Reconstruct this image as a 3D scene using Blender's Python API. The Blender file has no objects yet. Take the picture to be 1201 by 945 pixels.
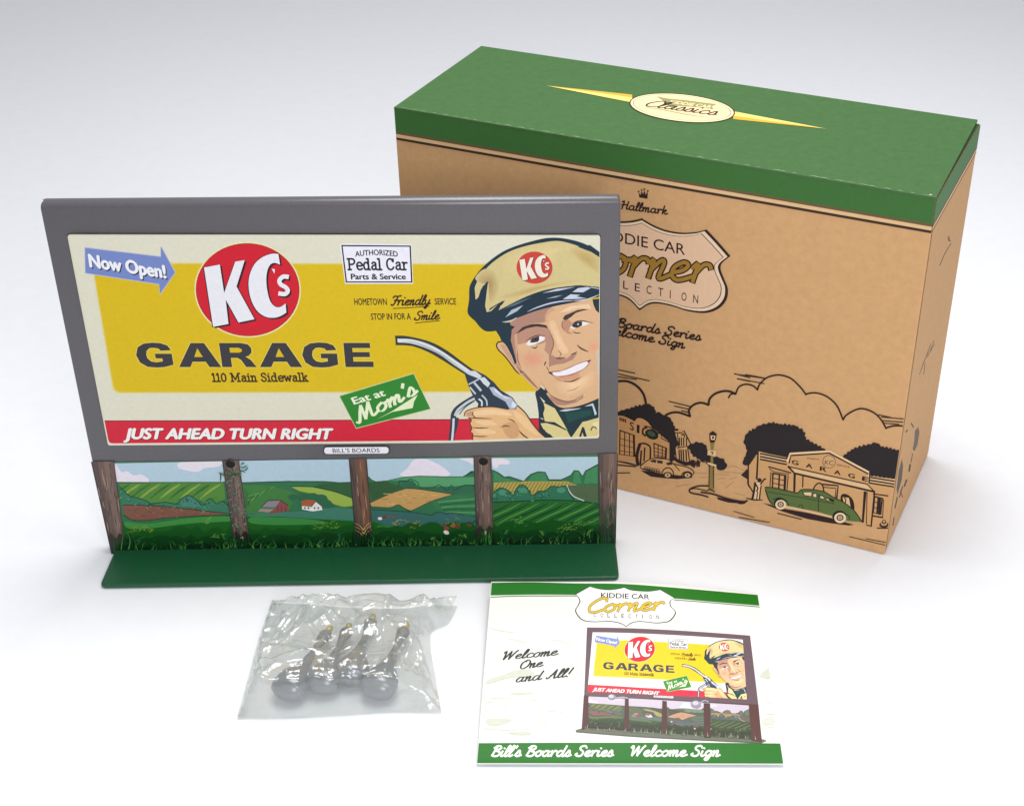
import bpy, bmesh, math, random
import numpy as np
from mathutils import Vector, Matrix
from mathutils.geometry import tessellate_polygon

random.seed(7)
R = random.Random(11)
scene = bpy.context.scene
COL = scene.collection
# one Blender unit is ten centimetres

# ------------------------------------------------------------------ camera
UN = 4.2                                   # camera height above the table
FPX, PITCH, ROLL = 1728.683, 0.57983, 0.005558
IW, IH = 1201.0, 945.0
PCX, PCY = IW / 2 + 89.285, IH / 2 + 17.45
FWD = Vector((0, math.cos(PITCH), -math.sin(PITCH)))
_r, _u = Vector((1, 0, 0)), Vector((1, 0, 0)).cross(FWD)
RT = math.cos(ROLL) * _r + math.sin(ROLL) * _u
UP = -math.sin(ROLL) * _r + math.cos(ROLL) * _u
EYE = Vector((0, 0, UN))
cam_data = bpy.data.cameras.new('camera')
cam = bpy.data.objects.new('camera', cam_data)
COL.objects.link(cam)
rot = Matrix((RT, UP, -FWD)).transposed()
cam.matrix_world = Matrix.Translation(EYE) @ rot.to_4x4()
cam_data.sensor_fit = 'HORIZONTAL'
cam_data.sensor_width = 36
cam_data.lens = FPX / IW * 36
cam_data.shift_x = -(PCX - IW / 2) / IW
cam_data.shift_y = (PCY - IH / 2) / IW
cam_data.clip_start = 0.05
cam_data.clip_end = 400
scene.camera = cam

# ------------------------------------------------------------------ light
world = bpy.data.worlds.new('World')
scene.world = world
world.use_nodes = True
world.node_tree.nodes['Background'].inputs['Color'].default_value = (0.95, 0.96, 1.0, 1)
world.node_tree.nodes['Background'].inputs['Strength'].default_value = 0.45


def area(name, loc, target, size, power, color=(1, 1, 1)):
    d = bpy.data.lights.new(name, 'AREA')
    d.shape = 'SQUARE'
    d.size = size
    d.energy = power
    d.color = color
    o = bpy.data.objects.new(name, d)
    COL.objects.link(o)
    o.location = loc
    o.rotation_euler = (Vector(target) - Vector(loc)).to_track_quat('-Z', 'Y').to_euler()
    return o


area('overhead_softbox', (0.3, 6.6, 8.5), (0.0, 6.0, 0), 4.2, 610, (1.0, 0.99, 0.97))
area('front_softbox', (2.2, -3.2, 5.4), (-0.3, 5.4, 0.8), 3.5, 430, (0.97, 0.985, 1.0))

scene.view_settings.view_transform = 'Standard'
scene.view_settings.look = 'None'
scene.view_settings.exposure = 0.0
scene.view_settings.gamma = 1.0


# ------------------------------------------------------------------ helpers
def rr(a, b):
    return R.uniform(a, b)


def lin(c):
    c /= 255.0
    return c / 12.92 if c <= 0.04045 else ((c + 0.055) / 1.055) ** 2.4


_mats = {}


def mat(rgb, rough=0.5, gain=1.0, noise=0.06, nscale=60.0, bump=0.0, spec=0.5, metal=0.0):
    """A printed or painted colour: faint mottling, a little tooth."""
    key = (tuple(rgb), rough, gain, noise, nscale, bump, spec, metal)
    if key in _mats:
        return _mats[key]
    m = bpy.data.materials.new('ink_%02x%02x%02x' % tuple(int(v) for v in rgb))
    m.use_nodes = True
    nt = m.node_tree
    b = nt.nodes['Principled BSDF']
    base = [min(0.9, lin(v) * gain) for v in rgb]
    b.inputs['Roughness'].default_value = rough
    b.inputs['Specular IOR Level'].default_value = spec
    b.inputs['Metallic'].default_value = metal
    tc = nt.nodes.new('ShaderNodeTexCoord')
    n = nt.nodes.new('ShaderNodeTexNoise')
    n.inputs['Scale'].default_value = nscale
    n.inputs['Detail'].default_value = 4
    n.inputs['Roughness'].default_value = 0.65
    nt.links.new(tc.outputs['Object'], n.inputs['Vector'])
    mx = nt.nodes.new('ShaderNodeMix')
    mx.data_type = 'RGBA'
    mx.inputs[6].default_value = (*[v * (1 - noise * 1.6) for v in base], 1)
    mx.inputs[7].default_value = (*[min(1, v * (1 + noise * 1.6)) for v in base], 1)
    nt.links.new(n.outputs['Fac'], mx.inputs[0])
    nt.links.new(mx.outputs[2], b.inputs['Base Color'])
    if bump:
        bp = nt.nodes.new('ShaderNodeBump')
        bp.inputs['Strength'].default_value = bump
        bp.inputs['Distance'].default_value = 0.01
        nt.links.new(n.outputs['Fac'], bp.inputs['Height'])
        nt.links.new(bp.outputs['Normal'], b.inputs['Normal'])
    _mats[key] = m
    return m


class MB:
    """Collects faces with materials and links them as one mesh object."""

    def __init__(self):
        self.v, self.f, self.m, self.s, self.mats = [], [], [], [], []

    def mi(self, m):
        if m not in self.mats:
            self.mats.append(m)
        return self.mats.index(m)

    def face(self, pts, m, smooth=False):
        i = len(self.v)
        self.v.extend(Vector(p) for p in pts)
        self.f.append(list(range(i, i + len(pts))))
        self.m.append(self.mi(m))
        self.s.append(smooth)

    def mesh(self, verts, faces, m, smooth=False):
        i = len(self.v)
        self.v.extend(Vector(p) for p in verts)
        k = self.mi(m)
        for f in faces:
            self.f.append([i + a for a in f])
            self.m.append(k)
            self.s.append(smooth)

    def build(self, name, parent=None, origin=None):
        off = origin or Vector((0, 0, 0))
        p = parent
        while p is not None:
            off = off + p.location
            p = p.parent
        me = bpy.data.meshes.new(name)
        me.from_pydata([tuple(v - off) for v in self.v], [], self.f)
        for m in self.mats:
            me.materials.append(m)
        me.polygons.foreach_set('material_index', self.m)
        me.polygons.foreach_set('use_smooth', self.s)
        me.update()
        o = bpy.data.objects.new(name, me)
        COL.objects.link(o)
        o.parent = parent
        return o


def thing(name, label, cat, loc, group=None):
    o = bpy.data.objects.new(name, None)
    o.empty_display_size = 0.1
    COL.objects.link(o)
    o.location = loc
    o['label'] = label
    o['category'] = cat
    if group:
        o['group'] = group
    return o


def bevel(o, w, seg=2):
    md = o.modifiers.new('bevel', 'BEVEL')
    md.width = w
    md.segments = seg
    md.limit_method = 'ANGLE'
    md.angle_limit = math.radians(40)
    return o


def weld(o, dist=1e-5):
    bm = bmesh.new()
    bm.from_mesh(o.data)
    bmesh.ops.remove_doubles(bm, verts=bm.verts, dist=dist)
    bmesh.ops.recalc_face_normals(bm, faces=bm.faces)
    bm.to_mesh(o.data)
    bm.free()
    return o


def ray(x, y):
    return FWD + RT * ((x - PCX) / FPX) - UP * ((y - PCY) / FPX)


def project(P):
    d = P - EYE
    z = d.dot(FWD)
    return PCX + FPX * d.dot(RT) / z, PCY - FPX * d.dot(UP) / z


class Surf:
    """A flat (or gently curled) printed surface with its own u, v axes."""

    def __init__(self, O, ex, ey, height=None):
        self.O, self.ex, self.ey = Vector(O), Vector(ex).normalized(), Vector(ey).normalized()
        self.n = self.ex.cross(self.ey).normalized()
        self.height = height

    def uv(self, x, y):
        d = ray(x, y)
        h = 0.0
        for _ in range(1 if self.height is None else 12):
            O = self.O + self.n * h
            t = (O - EYE).dot(self.n) / d.dot(self.n)
            P = EYE + d * t - self.O
            u, v = P.dot(self.ex), P.dot(self.ey)
            if self.height:
                h = self.height(u, v)
        return u, v

    def P(self, u, v, off=0.0):
        h = self.height(u, v) if self.height else 0.0
        return self.O + self.ex * u + self.ey * v + self.n * (h + off)

    def at(self, x, y, off=0.0):
        return self.P(*self.uv(x, y), off)

    def updir(self, x, y):
        u, v = self.uv(x, y)
        a, b = project(self.P(u, v)), project(self.P(u, v + 0.02))
        l = math.hypot(b[0] - a[0], b[1] - a[1])
        return (b[0] - a[0]) / l, (b[1] - a[1]) / l


def spline(pts, n=6, closed=False):
    """Catmull-Rom through the points."""
    P = [tuple(p) for p in pts]
    out = []
    m = len(P)
    rng = range(m) if closed else range(m - 1)
    for i in rng:
        if closed:
            a, b, c, d = P[i - 1], P[i], P[(i + 1) % m], P[(i + 2) % m]
        else:
            a, b, c, d = P[max(i - 1, 0)], P[i], P[i + 1], P[min(i + 2, m - 1)]
        for k in range(n):
            t = k / n
            out.append(tuple(0.5 * (2 * b[j] + (c[j] - a[j]) * t + (2 * a[j] - 5 * b[j] + 4 * c[j] - d[j]) * t * t
                                    + (3 * b[j] - a[j] - 3 * c[j] + d[j]) * t ** 3) for j in (0, 1)))
    if not closed:
        out.append(P[-1])
    return out


def clip_half(poly, a, b, c):
    """Keep a*x + b*y + c >= 0."""
    out = []
    for i in range(len(poly)):
        p, q = poly[i - 1], poly[i]
        dp, dq = a * p[0] + b * p[1] + c, a * q[0] + b * q[1] + c
        if (dp >= 0) != (dq >= 0):
            t = dp / (dp - dq)
            out.append((p[0] + (q[0] - p[0]) * t, p[1] + (q[1] - p[1]) * t))
        if dq >= 0:
            out.append(q)
    return out


def clip_convex(poly, conv):
    area2 = sum(conv[i - 1][0] * conv[i][1] - conv[i][0] * conv[i - 1][1] for i in range(len(conv)))
    s = 1 if area2 > 0 else -1
    for i in range(len(conv)):
        p, q = conv[i - 1], conv[i]
        a, b = -(q[1] - p[1]) * s, (q[0] - p[0]) * s
        poly = clip_half(poly, a, b, -(a * p[0] + b * p[1]))
        if len(poly) < 3:
            return []
    return poly


def cut_cells(polys, d, ax):
    out = []
    ca, cb = (1, 0) if ax == 0 else (0, 1)
    for t in polys:
        i0, i1 = math.floor(min(p[ax] for p in t) / d), math.floor(max(p[ax] for p in t) / d)
        for i in range(i0, i1 + 1):
            q = clip_half(t, ca, cb, -i * d) if i > i0 else t
            if len(q) >= 3 and i < i1:
                q = clip_half(q, -ca, -cb, (i + 1) * d)
            if len(q) >= 3:
                out.append(q)
    return out


def homography(src, dst):
    A = []
    B = []
    for (x, y), (X, Y) in zip(src, dst):
        A += [[x, y, 1, 0, 0, 0, -X * x, -X * y], [0, 0, 0, x, y, 1, -Y * x, -Y * y]]
        B += [X, Y]
    h = np.linalg.solve(np.array(A, float), np.array(B, float))
    return lambda p: ((h[0] * p[0] + h[1] * p[1] + h[2]) / (h[6] * p[0] + h[7] * p[1] + 1),
                      (h[3] * p[0] + h[4] * p[1] + h[5]) / (h[6] * p[0] + h[7] * p[1] + 1))


_text = {}


def text_tris(s, bold=0.0):
    key = (s, bold)
    if key not in _text:
        c = bpy.data.curves.new('lettering', 'FONT')
        c.body = s
        c.size = 1.0
        c.offset = bold
        c.resolution_u = 4
        o = bpy.data.objects.new('lettering', c)
        COL.objects.link(o)
        dg = bpy.context.evaluated_depsgraph_get()
        me = bpy.data.meshes.new_from_object(o.evaluated_get(dg))
        v = [(p.co.x, p.co.y) for p in me.vertices]
        tris = [[v[i] for i in f.vertices] for f in me.polygons]
        bpy.data.objects.remove(o)
        bpy.data.curves.remove(c)
        bpy.data.meshes.remove(me)
        xs = [p[0] for t in tris for p in t]
        _text[key] = (tris, min(xs), max(xs))
    return _text[key]


# a brush script, x-height 1, drawn as pen strokes
SCRIPT = {
    'a': (.9, [[(.62, .85), (.35, 1), (.1, .65), (.1, .2), (.3, 0), (.55, .3), (.68, .97)], [(.68, .97), (.6, .3), (.72, .02), (.97, .25)]]),
    'c': (.7, [[(.6, .8), (.4, 1), (.1, .65), (.12, .2), (.35, 0), (.78, .25)]]),
    'd': (.95, [[(.62, .85), (.35, 1), (.1, .65), (.1, .2), (.3, 0), (.55, .3), (.7, 1)], [(.82, 1.9), (.68, .8), (.66, .15), (.77, 0), (1.02, .25)]]),
    'e': (.72, [[(.08, .38), (.4, .55), (.55, .85), (.38, 1), (.12, .7), (.1, .25), (.35, 0), (.8, .28)]]),
    'g': (.8, [[(.62, .85), (.35, 1), (.1, .65), (.1, .25), (.3, .05), (.55, .35), (.66, .95)], [(.66, .95), (.56, 0), (.4, -.65), (.12, -.62), (.3, -.15), (.85, .25)]]),
    'i': (.42, [[(.12, .97), (.06, .3), (.17, 0), (.46, .25)], [(.2, 1.38), (.22, 1.5)]]),
    'k': (.7, [[(.2, 1.9), (.05, 0)], [(.1, .5), (.4, .97), (.5, .75), (.2, .5), (.45, .05), (.75, .25)]]),
    'l': (.44, [[(.0, .25), (.32, 1.2), (.38, 1.85), (.22, 1.8), (.08, .8), (.1, .12), (.22, 0), (.48, .25)]]),
    'm': (1.06, [[(.0, .75), (.12, .98), (.1, 0)], [(.1, .4), (.35, .98), (.46, .85), (.42, 0)], [(.43, .4), (.68, .98), (.8, .85), (.74, .1), (.84, 0), (1.1, .25)]]),
    'n': (.74, [[(.0, .75), (.12, .98), (.1, 0)], [(.1, .4), (.36, .98), (.48, .85), (.42, .1), (.52, 0), (.78, .25)]]),
    'o': (.76, [[(.4, 1), (.1, .7), (.1, .2), (.35, 0), (.6, .3), (.6, .8), (.42, .98)], [(.5, .82), (.8, .85)]]),
    'r': (.64, [[(.0, .75), (.14, .98), (.12, 0)], [(.13, .45), (.32, .95), (.52, .98), (.6, .8)]]),
    's': (.62, [[(.0, .15), (.3, 1.08), (.46, .5), (.42, .1), (.22, 0), (.04, .15)], [(.4, .05), (.66, .25)]]),
    'y': (.76, [[(.05, .97), (.08, .3), (.3, .05), (.5, .4), (.6, .97)], [(.6, .97), (.5, 0), (.34, -.62), (.1, -.6), (.3, -.12), (.82, .3)]]),
    'A': (1.1, [[(0, .25), (.15, .02), (.4, .6), (.75, 1.85)], [(.75, 1.85), (.78, .2), (.88, 0), (1.12, .25)], [(.3, .75), (.85, .8)]]),
    'B': (1.0, [[(.38, 1.75), (.12, 0)], [(.1, 1.45), (.35, 1.85), (.75, 1.8), (.8, 1.4), (.4, 1.0), (.85, .75), (.78, .15), (.4, 0), (.08, .2)]]),
    'C': (1.0, [[(.98, 1.4), (.9, 1.85), (.5, 1.7), (.12, .9), (.2, .15), (.55, 0), (1.02, .35)]]),
    'F': (.9, [[(.05, 1.45), (.25, 1.8), (.6, 1.72), (1.15, 1.85)], [(.72, 1.76), (.5, .5), (.25, 0), (.0, .2)], [(.32, .95), (.85, 1.02)]]),
    'H': (1.0, [[(.0, 1.55), (.3, 1.85), (.22, .9), (.1, 0)], [(.85, 1.85), (.72, .6), (.75, .1), (1.02, .2)], [(.0, .9), (.4, 1.05), (.85, .95)]]),
    'M': (1.35, [[(-.1, .2), (.08, .0), (.3, 1.2), (.45, 1.85)], [(.45, 1.85), (.52, .1)], [(.52, .1), (.95, 1.85)], [(.95, 1.85), (.98, .2), (1.1, 0), (1.38, .25)]]),
    'O': (1.1, [[(.6, 1.85), (.15, 1.3), (.12, .4), (.45, 0), (.9, .5), (.95, 1.4), (.6, 1.85), (.45, 1.5)]]),
    'S': (.95, [[(.95, 1.5), (.75, 1.88), (.35, 1.75), (.3, 1.3), (.7, .85), (.68, .2), (.35, 0), (.0, .25), (.15, .5)]]),
    'W': (1.4, [[(.0, 1.5), (.2, 1.85), (.25, .8), (.25, .05)], [(.25, .05), (.75, 1.75)], [(.75, 1.75), (.78, .05)], [(.78, .05), (1.2, 1.5), (1.4, 1.88)]]),
    "'": (.3, [[(.22, 1.9), (.12, 1.5)]]),
    '!': (.5, [[(.4, 1.9), (.2, .6)], [(.13, .12), (.14, .02)]]),
    ' ': (.5, []),
}


# a slab-serif face, cap height 1, drawn as pen strokes
SLAB = {
    'P': (.68, [[(.12, 0), (.12, 1)], [(-.02, 0), (.27, 0)], [(-.02, 1), (.2, 1)], [(.12, 1), (.4, 1), (.55, .88), (.55, .64), (.4, .5), (.12, .48)]]),
    'e': (.58, [[(.08, .36), (.48, .36), (.46, .56), (.28, .68), (.1, .55), (.07, .3), (.15, .06), (.32, 0), (.5, .1)]]),
    'd': (.64, [[(.42, .5), (.3, .67), (.12, .6), (.06, .34), (.12, .06), (.28, 0), (.42, .14)], [(.44, 1), (.44, 0)], [(.3, 1), (.44, 1)], [(.44, 0), (.58, 0)]]),
    'a': (.58, [[(.1, .55), (.22, .68), (.38, .62), (.4, .45), (.4, .08), (.52, 0)], [(.4, .42), (.2, .38), (.07, .2), (.16, .02), (.3, .03), (.4, .14)]]),
    'l': (.34, [[(.14, 1), (.14, 0)], [(.0, 1), (.14, 1)], [(-.02, 0), (.3, 0)]]),
    'C': (.74, [[(.58, .75), (.48, .95), (.32, 1), (.14, .85), (.07, .5), (.14, .15), (.32, 0), (.5, .06), (.61, .24)], [(.6, 1), (.6, .72)]]),
    'r': (.48, [[(.14, .66), (.14, 0)], [(0, .66), (.14, .66)], [(-.02, 0), (.3, 0)], [(.14, .42), (.26, .64), (.43, .62)]]),
    '1': (.42, [[(.03, .8), (.17, 1), (.17, 0)], [(.0, 0), (.34, 0)]]),
    '0': (.58, [[(.25, 1), (.08, .8), (.06, .5), (.08, .2), (.25, 0), (.42, .2), (.44, .5), (.42, .8), (.25, 1)]]),
    'M': (.96, [[(.12, 0), (.12, 1)], [(.12, 1), (.42, .2)], [(.42, .2), (.72, 1)], [(.72, 1), (.72, 0)], [(-.02, 0), (.26, 0)], [(.58, 0), (.88, 0)], [(-.02, 1), (.14, 1)], [(.7, 1), (.88, 1)]]),
    'i': (.34, [[(.14, .66), (.14, 0)], [(.0, .66), (.14, .66)], [(-.02, 0), (.3, 0)], [(.14, .88), (.14, .98)]]),
    'n': (.62, [[(.12, .66), (.12, 0)], [(-.02, .66), (.12, .66)], [(-.02, 0), (.25, 0)], [(.12, .46), (.26, .66), (.4, .6), (.42, .4), (.42, 0)], [(.31, 0), (.56, 0)]]),
    'S': (.6, [[(.46, .78), (.4, .96), (.24, 1), (.08, .86), (.12, .64), (.36, .46), (.47, .26), (.37, .04), (.2, 0), (.06, .12), (.05, .26)]]),
    'w': (.76, [[(.06, .66), (.2, 0)], [(.2, 0), (.35, .6)], [(.35, .6), (.49, 0)], [(.49, 0), (.63, .66)], [(-.02, .66), (.16, .66)], [(.54, .66), (.72, .66)]]),
    'k': (.62, [[(.12, 1), (.12, 0)], [(-.02, 1), (.12, 1)], [(-.02, 0), (.26, 0)], [(.14, .28), (.4, .62)], [(.24, .4), (.46, 0)], [(.3, .66), (.5, .66)], [(.36, 0), (.56, 0)]]),
    ' ': (.34, []),
}


class Art:
    """Printed artwork on one surface; coordinates are picture points of the photograph registered onto that surface."""
    GAP = 0.00003

    def __init__(self, mb, surf, base=0.001, clip=None, gain=1.0, rough=0.4, strips=None, warp=None, home=None, tint=None, spec=0.5):
        self.mb, self.s, self.base, self.k = mb, surf, base, 0
        self.gain, self.rough, self.strips, self.warp, self.tint, self.spec = gain, rough, strips, warp, tint, spec
        self.home = home or surf
        self.grid = np.zeros((420, 360), int)        # how many inks lie under each spot
        self.top = 0
        self.clip = [self.uv(p) for p in clip] if clip else None

    def uv(self, p):
        if self.warp:
            p = self.warp(p)
        return self.s.uv(*p)

    def ink(self, c):
        if self.tint:
            c = self.tint(c)
        return mat(c, self.rough, self.gain, spec=self.spec)

    def tris(self, tris, m, jit=False):
        """tris in surface coordinates"""
        todo = []
        for t in tris:
            t = list(t)
            if self.clip:
                t = clip_convex(t, self.clip)
                if len(t) < 3:
                    continue
            todo.append(t)
        boxes = [(int((min(p[0] for p in t) + 1.0) / .012), int((max(p[0] for p in t) + 1.0) / .012) + 1,
                  int((min(p[1] for p in t) + 1.0) / .012), int((max(p[1] for p in t) + 1.0) / .012) + 1) for t in todo]
        lev = max([int(self.grid[a:b, c:d].max()) for a, b, c, d in boxes] or [0]) + 1
        for a, b, c, d in boxes:
            self.grid[a:b, c:d] = lev
        self.top = max(self.top, lev)
        off0 = self.base + lev * self.GAP
        for t in todo:
            pieces = [t]
            if self.strips:                      # follow a curled sheet: cut into its own grid cells
                du, dv = self.strips
                pieces = cut_cells(cut_cells([t], du, 0), dv, 1)
            off = off0 + (R.random() * 0.7 * self.GAP if jit else 0)
            for q in pieces:
                a2 = sum(q[i - 1][0] * q[i][1] - q[i][0] * q[i - 1][1] for i in range(len(q)))
                if abs(a2) < 1e-10:
                    continue
                if a2 < 0:
                    q = q[::-1]
                self.mb.face([self.s.P(u, v, off) for u, v in q], m)

    def fill(self, pts, c, smooth=False, layer=True):
        if smooth:
            pts = spline(pts, 5, True)
        uv = [self.uv(p) for p in pts]
        tess = tessellate_polygon([[Vector((u, v, 0)) for u, v in uv]])
        self.tris([[uv[i] for i in t] for t in tess], self.ink(c))
        if layer:
            self.k += 1

    def soft(self, pts, c_in, c_out, n=6, lo=.25):
        """An airbrushed patch: nested shapes running from the ground colour to the inner one."""
        P = spline(pts, 4, True)
        cx, cy = sum(p[0] for p in P) / len(P), sum(p[1] for p in P) / len(P)
        for i in range(n):
            t = (i + 1) / n
            k = 1 - (1 - lo) * i / (n - 1)
            self.fill([(cx + (x - cx) * k, cy + (y - cy) * k) for x, y in P], tuple(a + (b - a) * t for a, b in zip(c_out, c_in)))

    def ell(self, cx, cy, rx, ry, c, rot=0.0, layer=True, n=28):
        ca, sa = math.cos(rot), math.sin(rot)
        self.fill([(cx + rx * math.cos(t) * ca - ry * math.sin(t) * sa, cy + rx * math.cos(t) * sa + ry * math.sin(t) * ca)
                   for t in (2 * math.pi * i / n for i in range(n))], c, layer=layer)

    def stroke(self, pts, w, c, smooth=True, w2=None, taper=None, layer=True, pen=None, n=5):
        """A brush line of width w (to w2 at its end); taper: 'both' or 'end' narrows it to a point."""
        P = spline(pts, n) if smooth and len(pts) > 2 else [tuple(p) for p in pts]
        L, Rr = [], []
        m = len(P)
        for i, p in enumerate(P):
            a, b = P[max(i - 1, 0)], P[min(i + 1, m - 1)]
            dx, dy = b[0] - a[0], b[1] - a[1]
            l = math.hypot(dx, dy) or 1e-6
            t = i / max(1, m - 1)
            h = (w + ((w2 if w2 is not None else w) - w) * t) / 2
            if taper == 'both':
                h *= max(0.12, math.sin(math.pi * min(max(t, 0.02), 0.98)) ** 0.7)
            elif taper == 'end':
                h *= max(0.1, 1 - t)
            if pen:
                h *= pen(dx / l, dy / l)
            ox, oy = -dy / l * h, dx / l * h
            if not taper and (i == 0 or i == m - 1):      # blunt round-ish ends
                s = (-1 if i == 0 else 1) * h * 0.5
                p = (p[0] + dx / l * s, p[1] + dy / l * s)
            L.append((p[0] + ox, p[1] + oy))
            Rr.append((p[0] - ox, p[1] - oy))
        mk = self.ink(c)
        LU, RU = [self.uv(p) for p in L], [self.uv(p) for p in Rr]
        seg = []
        for i in range(m - 1):
            seg += [[LU[i], LU[i + 1], RU[i + 1]], [LU[i], RU[i + 1], RU[i]]]
        self.tris(seg, mk, jit=True)
        if layer:
            self.k += 1

    def _frame(self, p0, p1, h):
        ux, uy = self.home.updir(*p0)
        return ux * h, uy * h

    def text(self, s, p0, p1, h, c, bold=0.02, shear=0.0, arch=0.0, layer=True, up=None):
        """Set capitals of height h from p0 to p1 along the baseline."""
        tr, x0, x1 = text_tris(s)
        ux, uy = up or self._frame(p0, p1, h)
        dx, dy = p1[0] - p0[0], p1[1] - p0[1]
        l = math.hypot(dx, dy)
        capy = 0.70
        mk = self.ink(c)

        def M(p):
            t = (p[0] - x0) / (x1 - x0)
            y = p[1] / capy
            a = arch * (1 - (2 * t - 1) ** 2)
            sx = shear * y * h
            return self.uv((p0[0] + dx * t + ux * (y + a) + dx / l * sx, p0[1] + dy * t + uy * (y + a) + dy / l * sx))
        passes = ((0, 0),) if bold < .004 else ((-bold, 0), (bold, 0), (0, bold * .7), (0, -bold * .7))
        for i, (bx_, by_) in enumerate(passes):
            self.tris([[M((p[0] + bx_, p[1] + by_)) for p in t] for t in tr], mk)
            if layer or i < len(passes) - 1:
                self.k += 1

    def script(self, s, p0, p1, h, c, w=0.2, shear=0.3, pen=None, layer=True, up=None, face=None):
        """Brush script: h is the x-height, w the pen width in x-heights."""
        ux, uy = up or self._frame(p0, p1, h)
        face = face or SCRIPT
        adv = sum(face[ch][0] for ch in s)
        dx, dy = p1[0] - p0[0], p1[1] - p0[1]
        l = math.hypot(dx, dy)
        x = 0.0
        for ch in s:
            a, strokes = face[ch]
            for st in strokes:
                pts = [(p0[0] + dx * (x + q[0]) / adv + ux * q[1] + dx / l * shear * q[1] * h,
                        p0[1] + dy * (x + q[0]) / adv + uy * q[1] + dy / l * shear * q[1] * h) for q in st]
                self.stroke(pts, w * h, c, pen=pen, layer=False, n=4)
            x += a
        if layer:
            self.k += 1


def Z(x0, y0, s):
    """Read points off an enlarged crop of the reference."""
    return lambda *pts: [(x0 + p[0] / s, y0 + p[1] / s) for p in pts]


def nib(dx, dy):
    return 0.38 + 0.85 * abs(dy)


def slab(mb, surf, pts, h, m, chamfer=0.0, z0=0.0):
    """A low raised plate over a printed surface; returns nothing, adds walls and a top."""
    uv = [surf.uv(*p) for p in pts]
    cu, cv = sum(p[0] for p in uv) / len(uv), sum(p[1] for p in uv) / len(uv)
    a2 = sum(uv[i - 1][0] * uv[i][1] - uv[i][0] * uv[i - 1][1] for i in range(len(uv)))
    if a2 < 0:
        uv = uv[::-1]
    k = len(uv)

    def inset(d):
        out = []
        for i in range(k):
            p, q, r = uv[i - 1], uv[i], uv[(i + 1) % k]
            e1 = Vector((q[0] - p[0], q[1] - p[1])).normalized()
            e2 = Vector((r[0] - q[0], r[1] - q[1])).normalized()
            n1, n2 = Vector((-e1.y, e1.x)), Vector((-e2.y, e2.x))
            n = (n1 + n2)
            n = n / max(0.3, n.length_squared) * 2 if n.length > 1e-6 else n1
            out.append((q[0] + n.x * d, q[1] + n.y * d))
        return out
    rings = [[surf.P(u, v, z0) for u, v in uv]]
    if chamfer:
        rings.append([surf.P(u, v, z0 + h - chamfer) for u, v in uv])
        rings.append([surf.P(u, v, z0 + h - chamfer * .3) for u, v in inset(chamfer * .3)])
        rings.append([surf.P(u, v, z0 + h) for u, v in inset(chamfer)])
    else:
        rings.append([surf.P(u, v, z0 + h) for u, v in uv])
    for A, B in zip(rings[:-1], rings[1:]):
        for i in range(k):
            j = (i + 1) % k
            mb.face([A[i], A[j], B[j], B[i]], m)
    mb.face(rings[-1], m)


def rounded(corners, r, n=5):
    """Round the corners of a picture-space polygon."""
    out = []
    k = len(corners)
    for i in range(k):
        p, q, s = Vector(corners[i - 1]), Vector(corners[i]), Vector(corners[(i + 1) % k])
        a = q + (p - q).normalized() * r
        b = q + (s - q).normalized() * r
        for j in range(n + 1):
            t = j / n
            out.append(tuple(a * (1 - t) ** 2 + q * 2 * t * (1 - t) + b * t * t))
    return out


# ------------------------------------------------------------------ table
tm = mat((237, 239, 244), 0.5, 1.0, noise=0.022, nscale=9, bump=0.05, spec=0.25)
tb = MB()
nx, ny = 24, 24
tb.face([(-60, -40, 0), (60, -40, 0), (60, 90, 0), (-60, 90, 0)], tm)
table = tb.build('tabletop')
table['kind'] = 'structure'
table['label'] = 'plain seamless white tabletop under everything'

# ================================================================== cardboard box
BX = Vector((0.3222995 * UN, 1.2582584 * UN, 0))
BYAW = -0.39160035
BW, BD, BH = 0.572405 * UN, 0.20795 * UN, 0.422481 * UN
bax = Vector((math.cos(BYAW), math.sin(BYAW), 0))
bay = Vector((-math.sin(BYAW), math.cos(BYAW), 0))
ZU = Vector((0, 0, 1))


def bp(x, y, z):
    """box coordinates: x from 0 at the right end to -BW, y back, z up"""
    return BX + bax * x + bay * y + ZU * z


box = thing('cardboard_box', 'tall kraft cardboard box with green printed top standing behind the billboard sign', 'box', bp(-BW / 2, BD / 2, 0))
KRAFT = (214, 167, 117)
kraft = mat(KRAFT, 0.75, 0.92, noise=0.09, nscale=30, bump=0.10, spec=0.25)
GREEN = (84, 127, 72)
BARK = (46, 28, 26)
bodyb = MB()
V = [bp(-BW, 0, 0.004), bp(0, 0, 0.004), bp(0.018, BD, 0.004), bp(-BW, BD, 0.004),
     bp(-BW, 0, BH - 0.012), bp(0, 0, BH - 0.012), bp(0.018, BD, BH - 0.016), bp(-BW, BD, BH - 0.012)]
bodyb.mesh(V, [(4, 5, 6, 7)], mat((50, 92, 44), 0.7, 0.6))
bodyb.mesh(V, [(0, 3, 2, 1), (0, 1, 5, 4), (1, 2, 6, 5), (2, 3, 7, 6), (3, 0, 4, 7)], kraft)
body = bevel(weld(bodyb.build('body', box)), 0.006, 2)

front = Surf(bp(-BW, 0, 0), bax, ZU)
side = Surf(bp(0, 0, 0), bay, ZU)
side.ex = (bp(0.018, BD, 0) - bp(0, 0, 0)).normalized()
side.n = side.ex.cross(side.ey).normalized()
lidS = Surf(bp(-BW, 0, BH), bax, bay)

fb = MB()
FRONT_CLIP = [project(bp(-BW + .004, 0, .008)), project(bp(-.0005, 0, .008)), project(bp(-.0005, 0, BH - .01)), project(bp(-BW + .004, 0, BH - .01))]
A = Art(fb, front, base=0.002, gain=0.92, rough=0.65, spec=0.25, clip=FRONT_CLIP)
TAN, INK, CREAM = KRAFT, BARK, (236, 205, 160)
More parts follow.
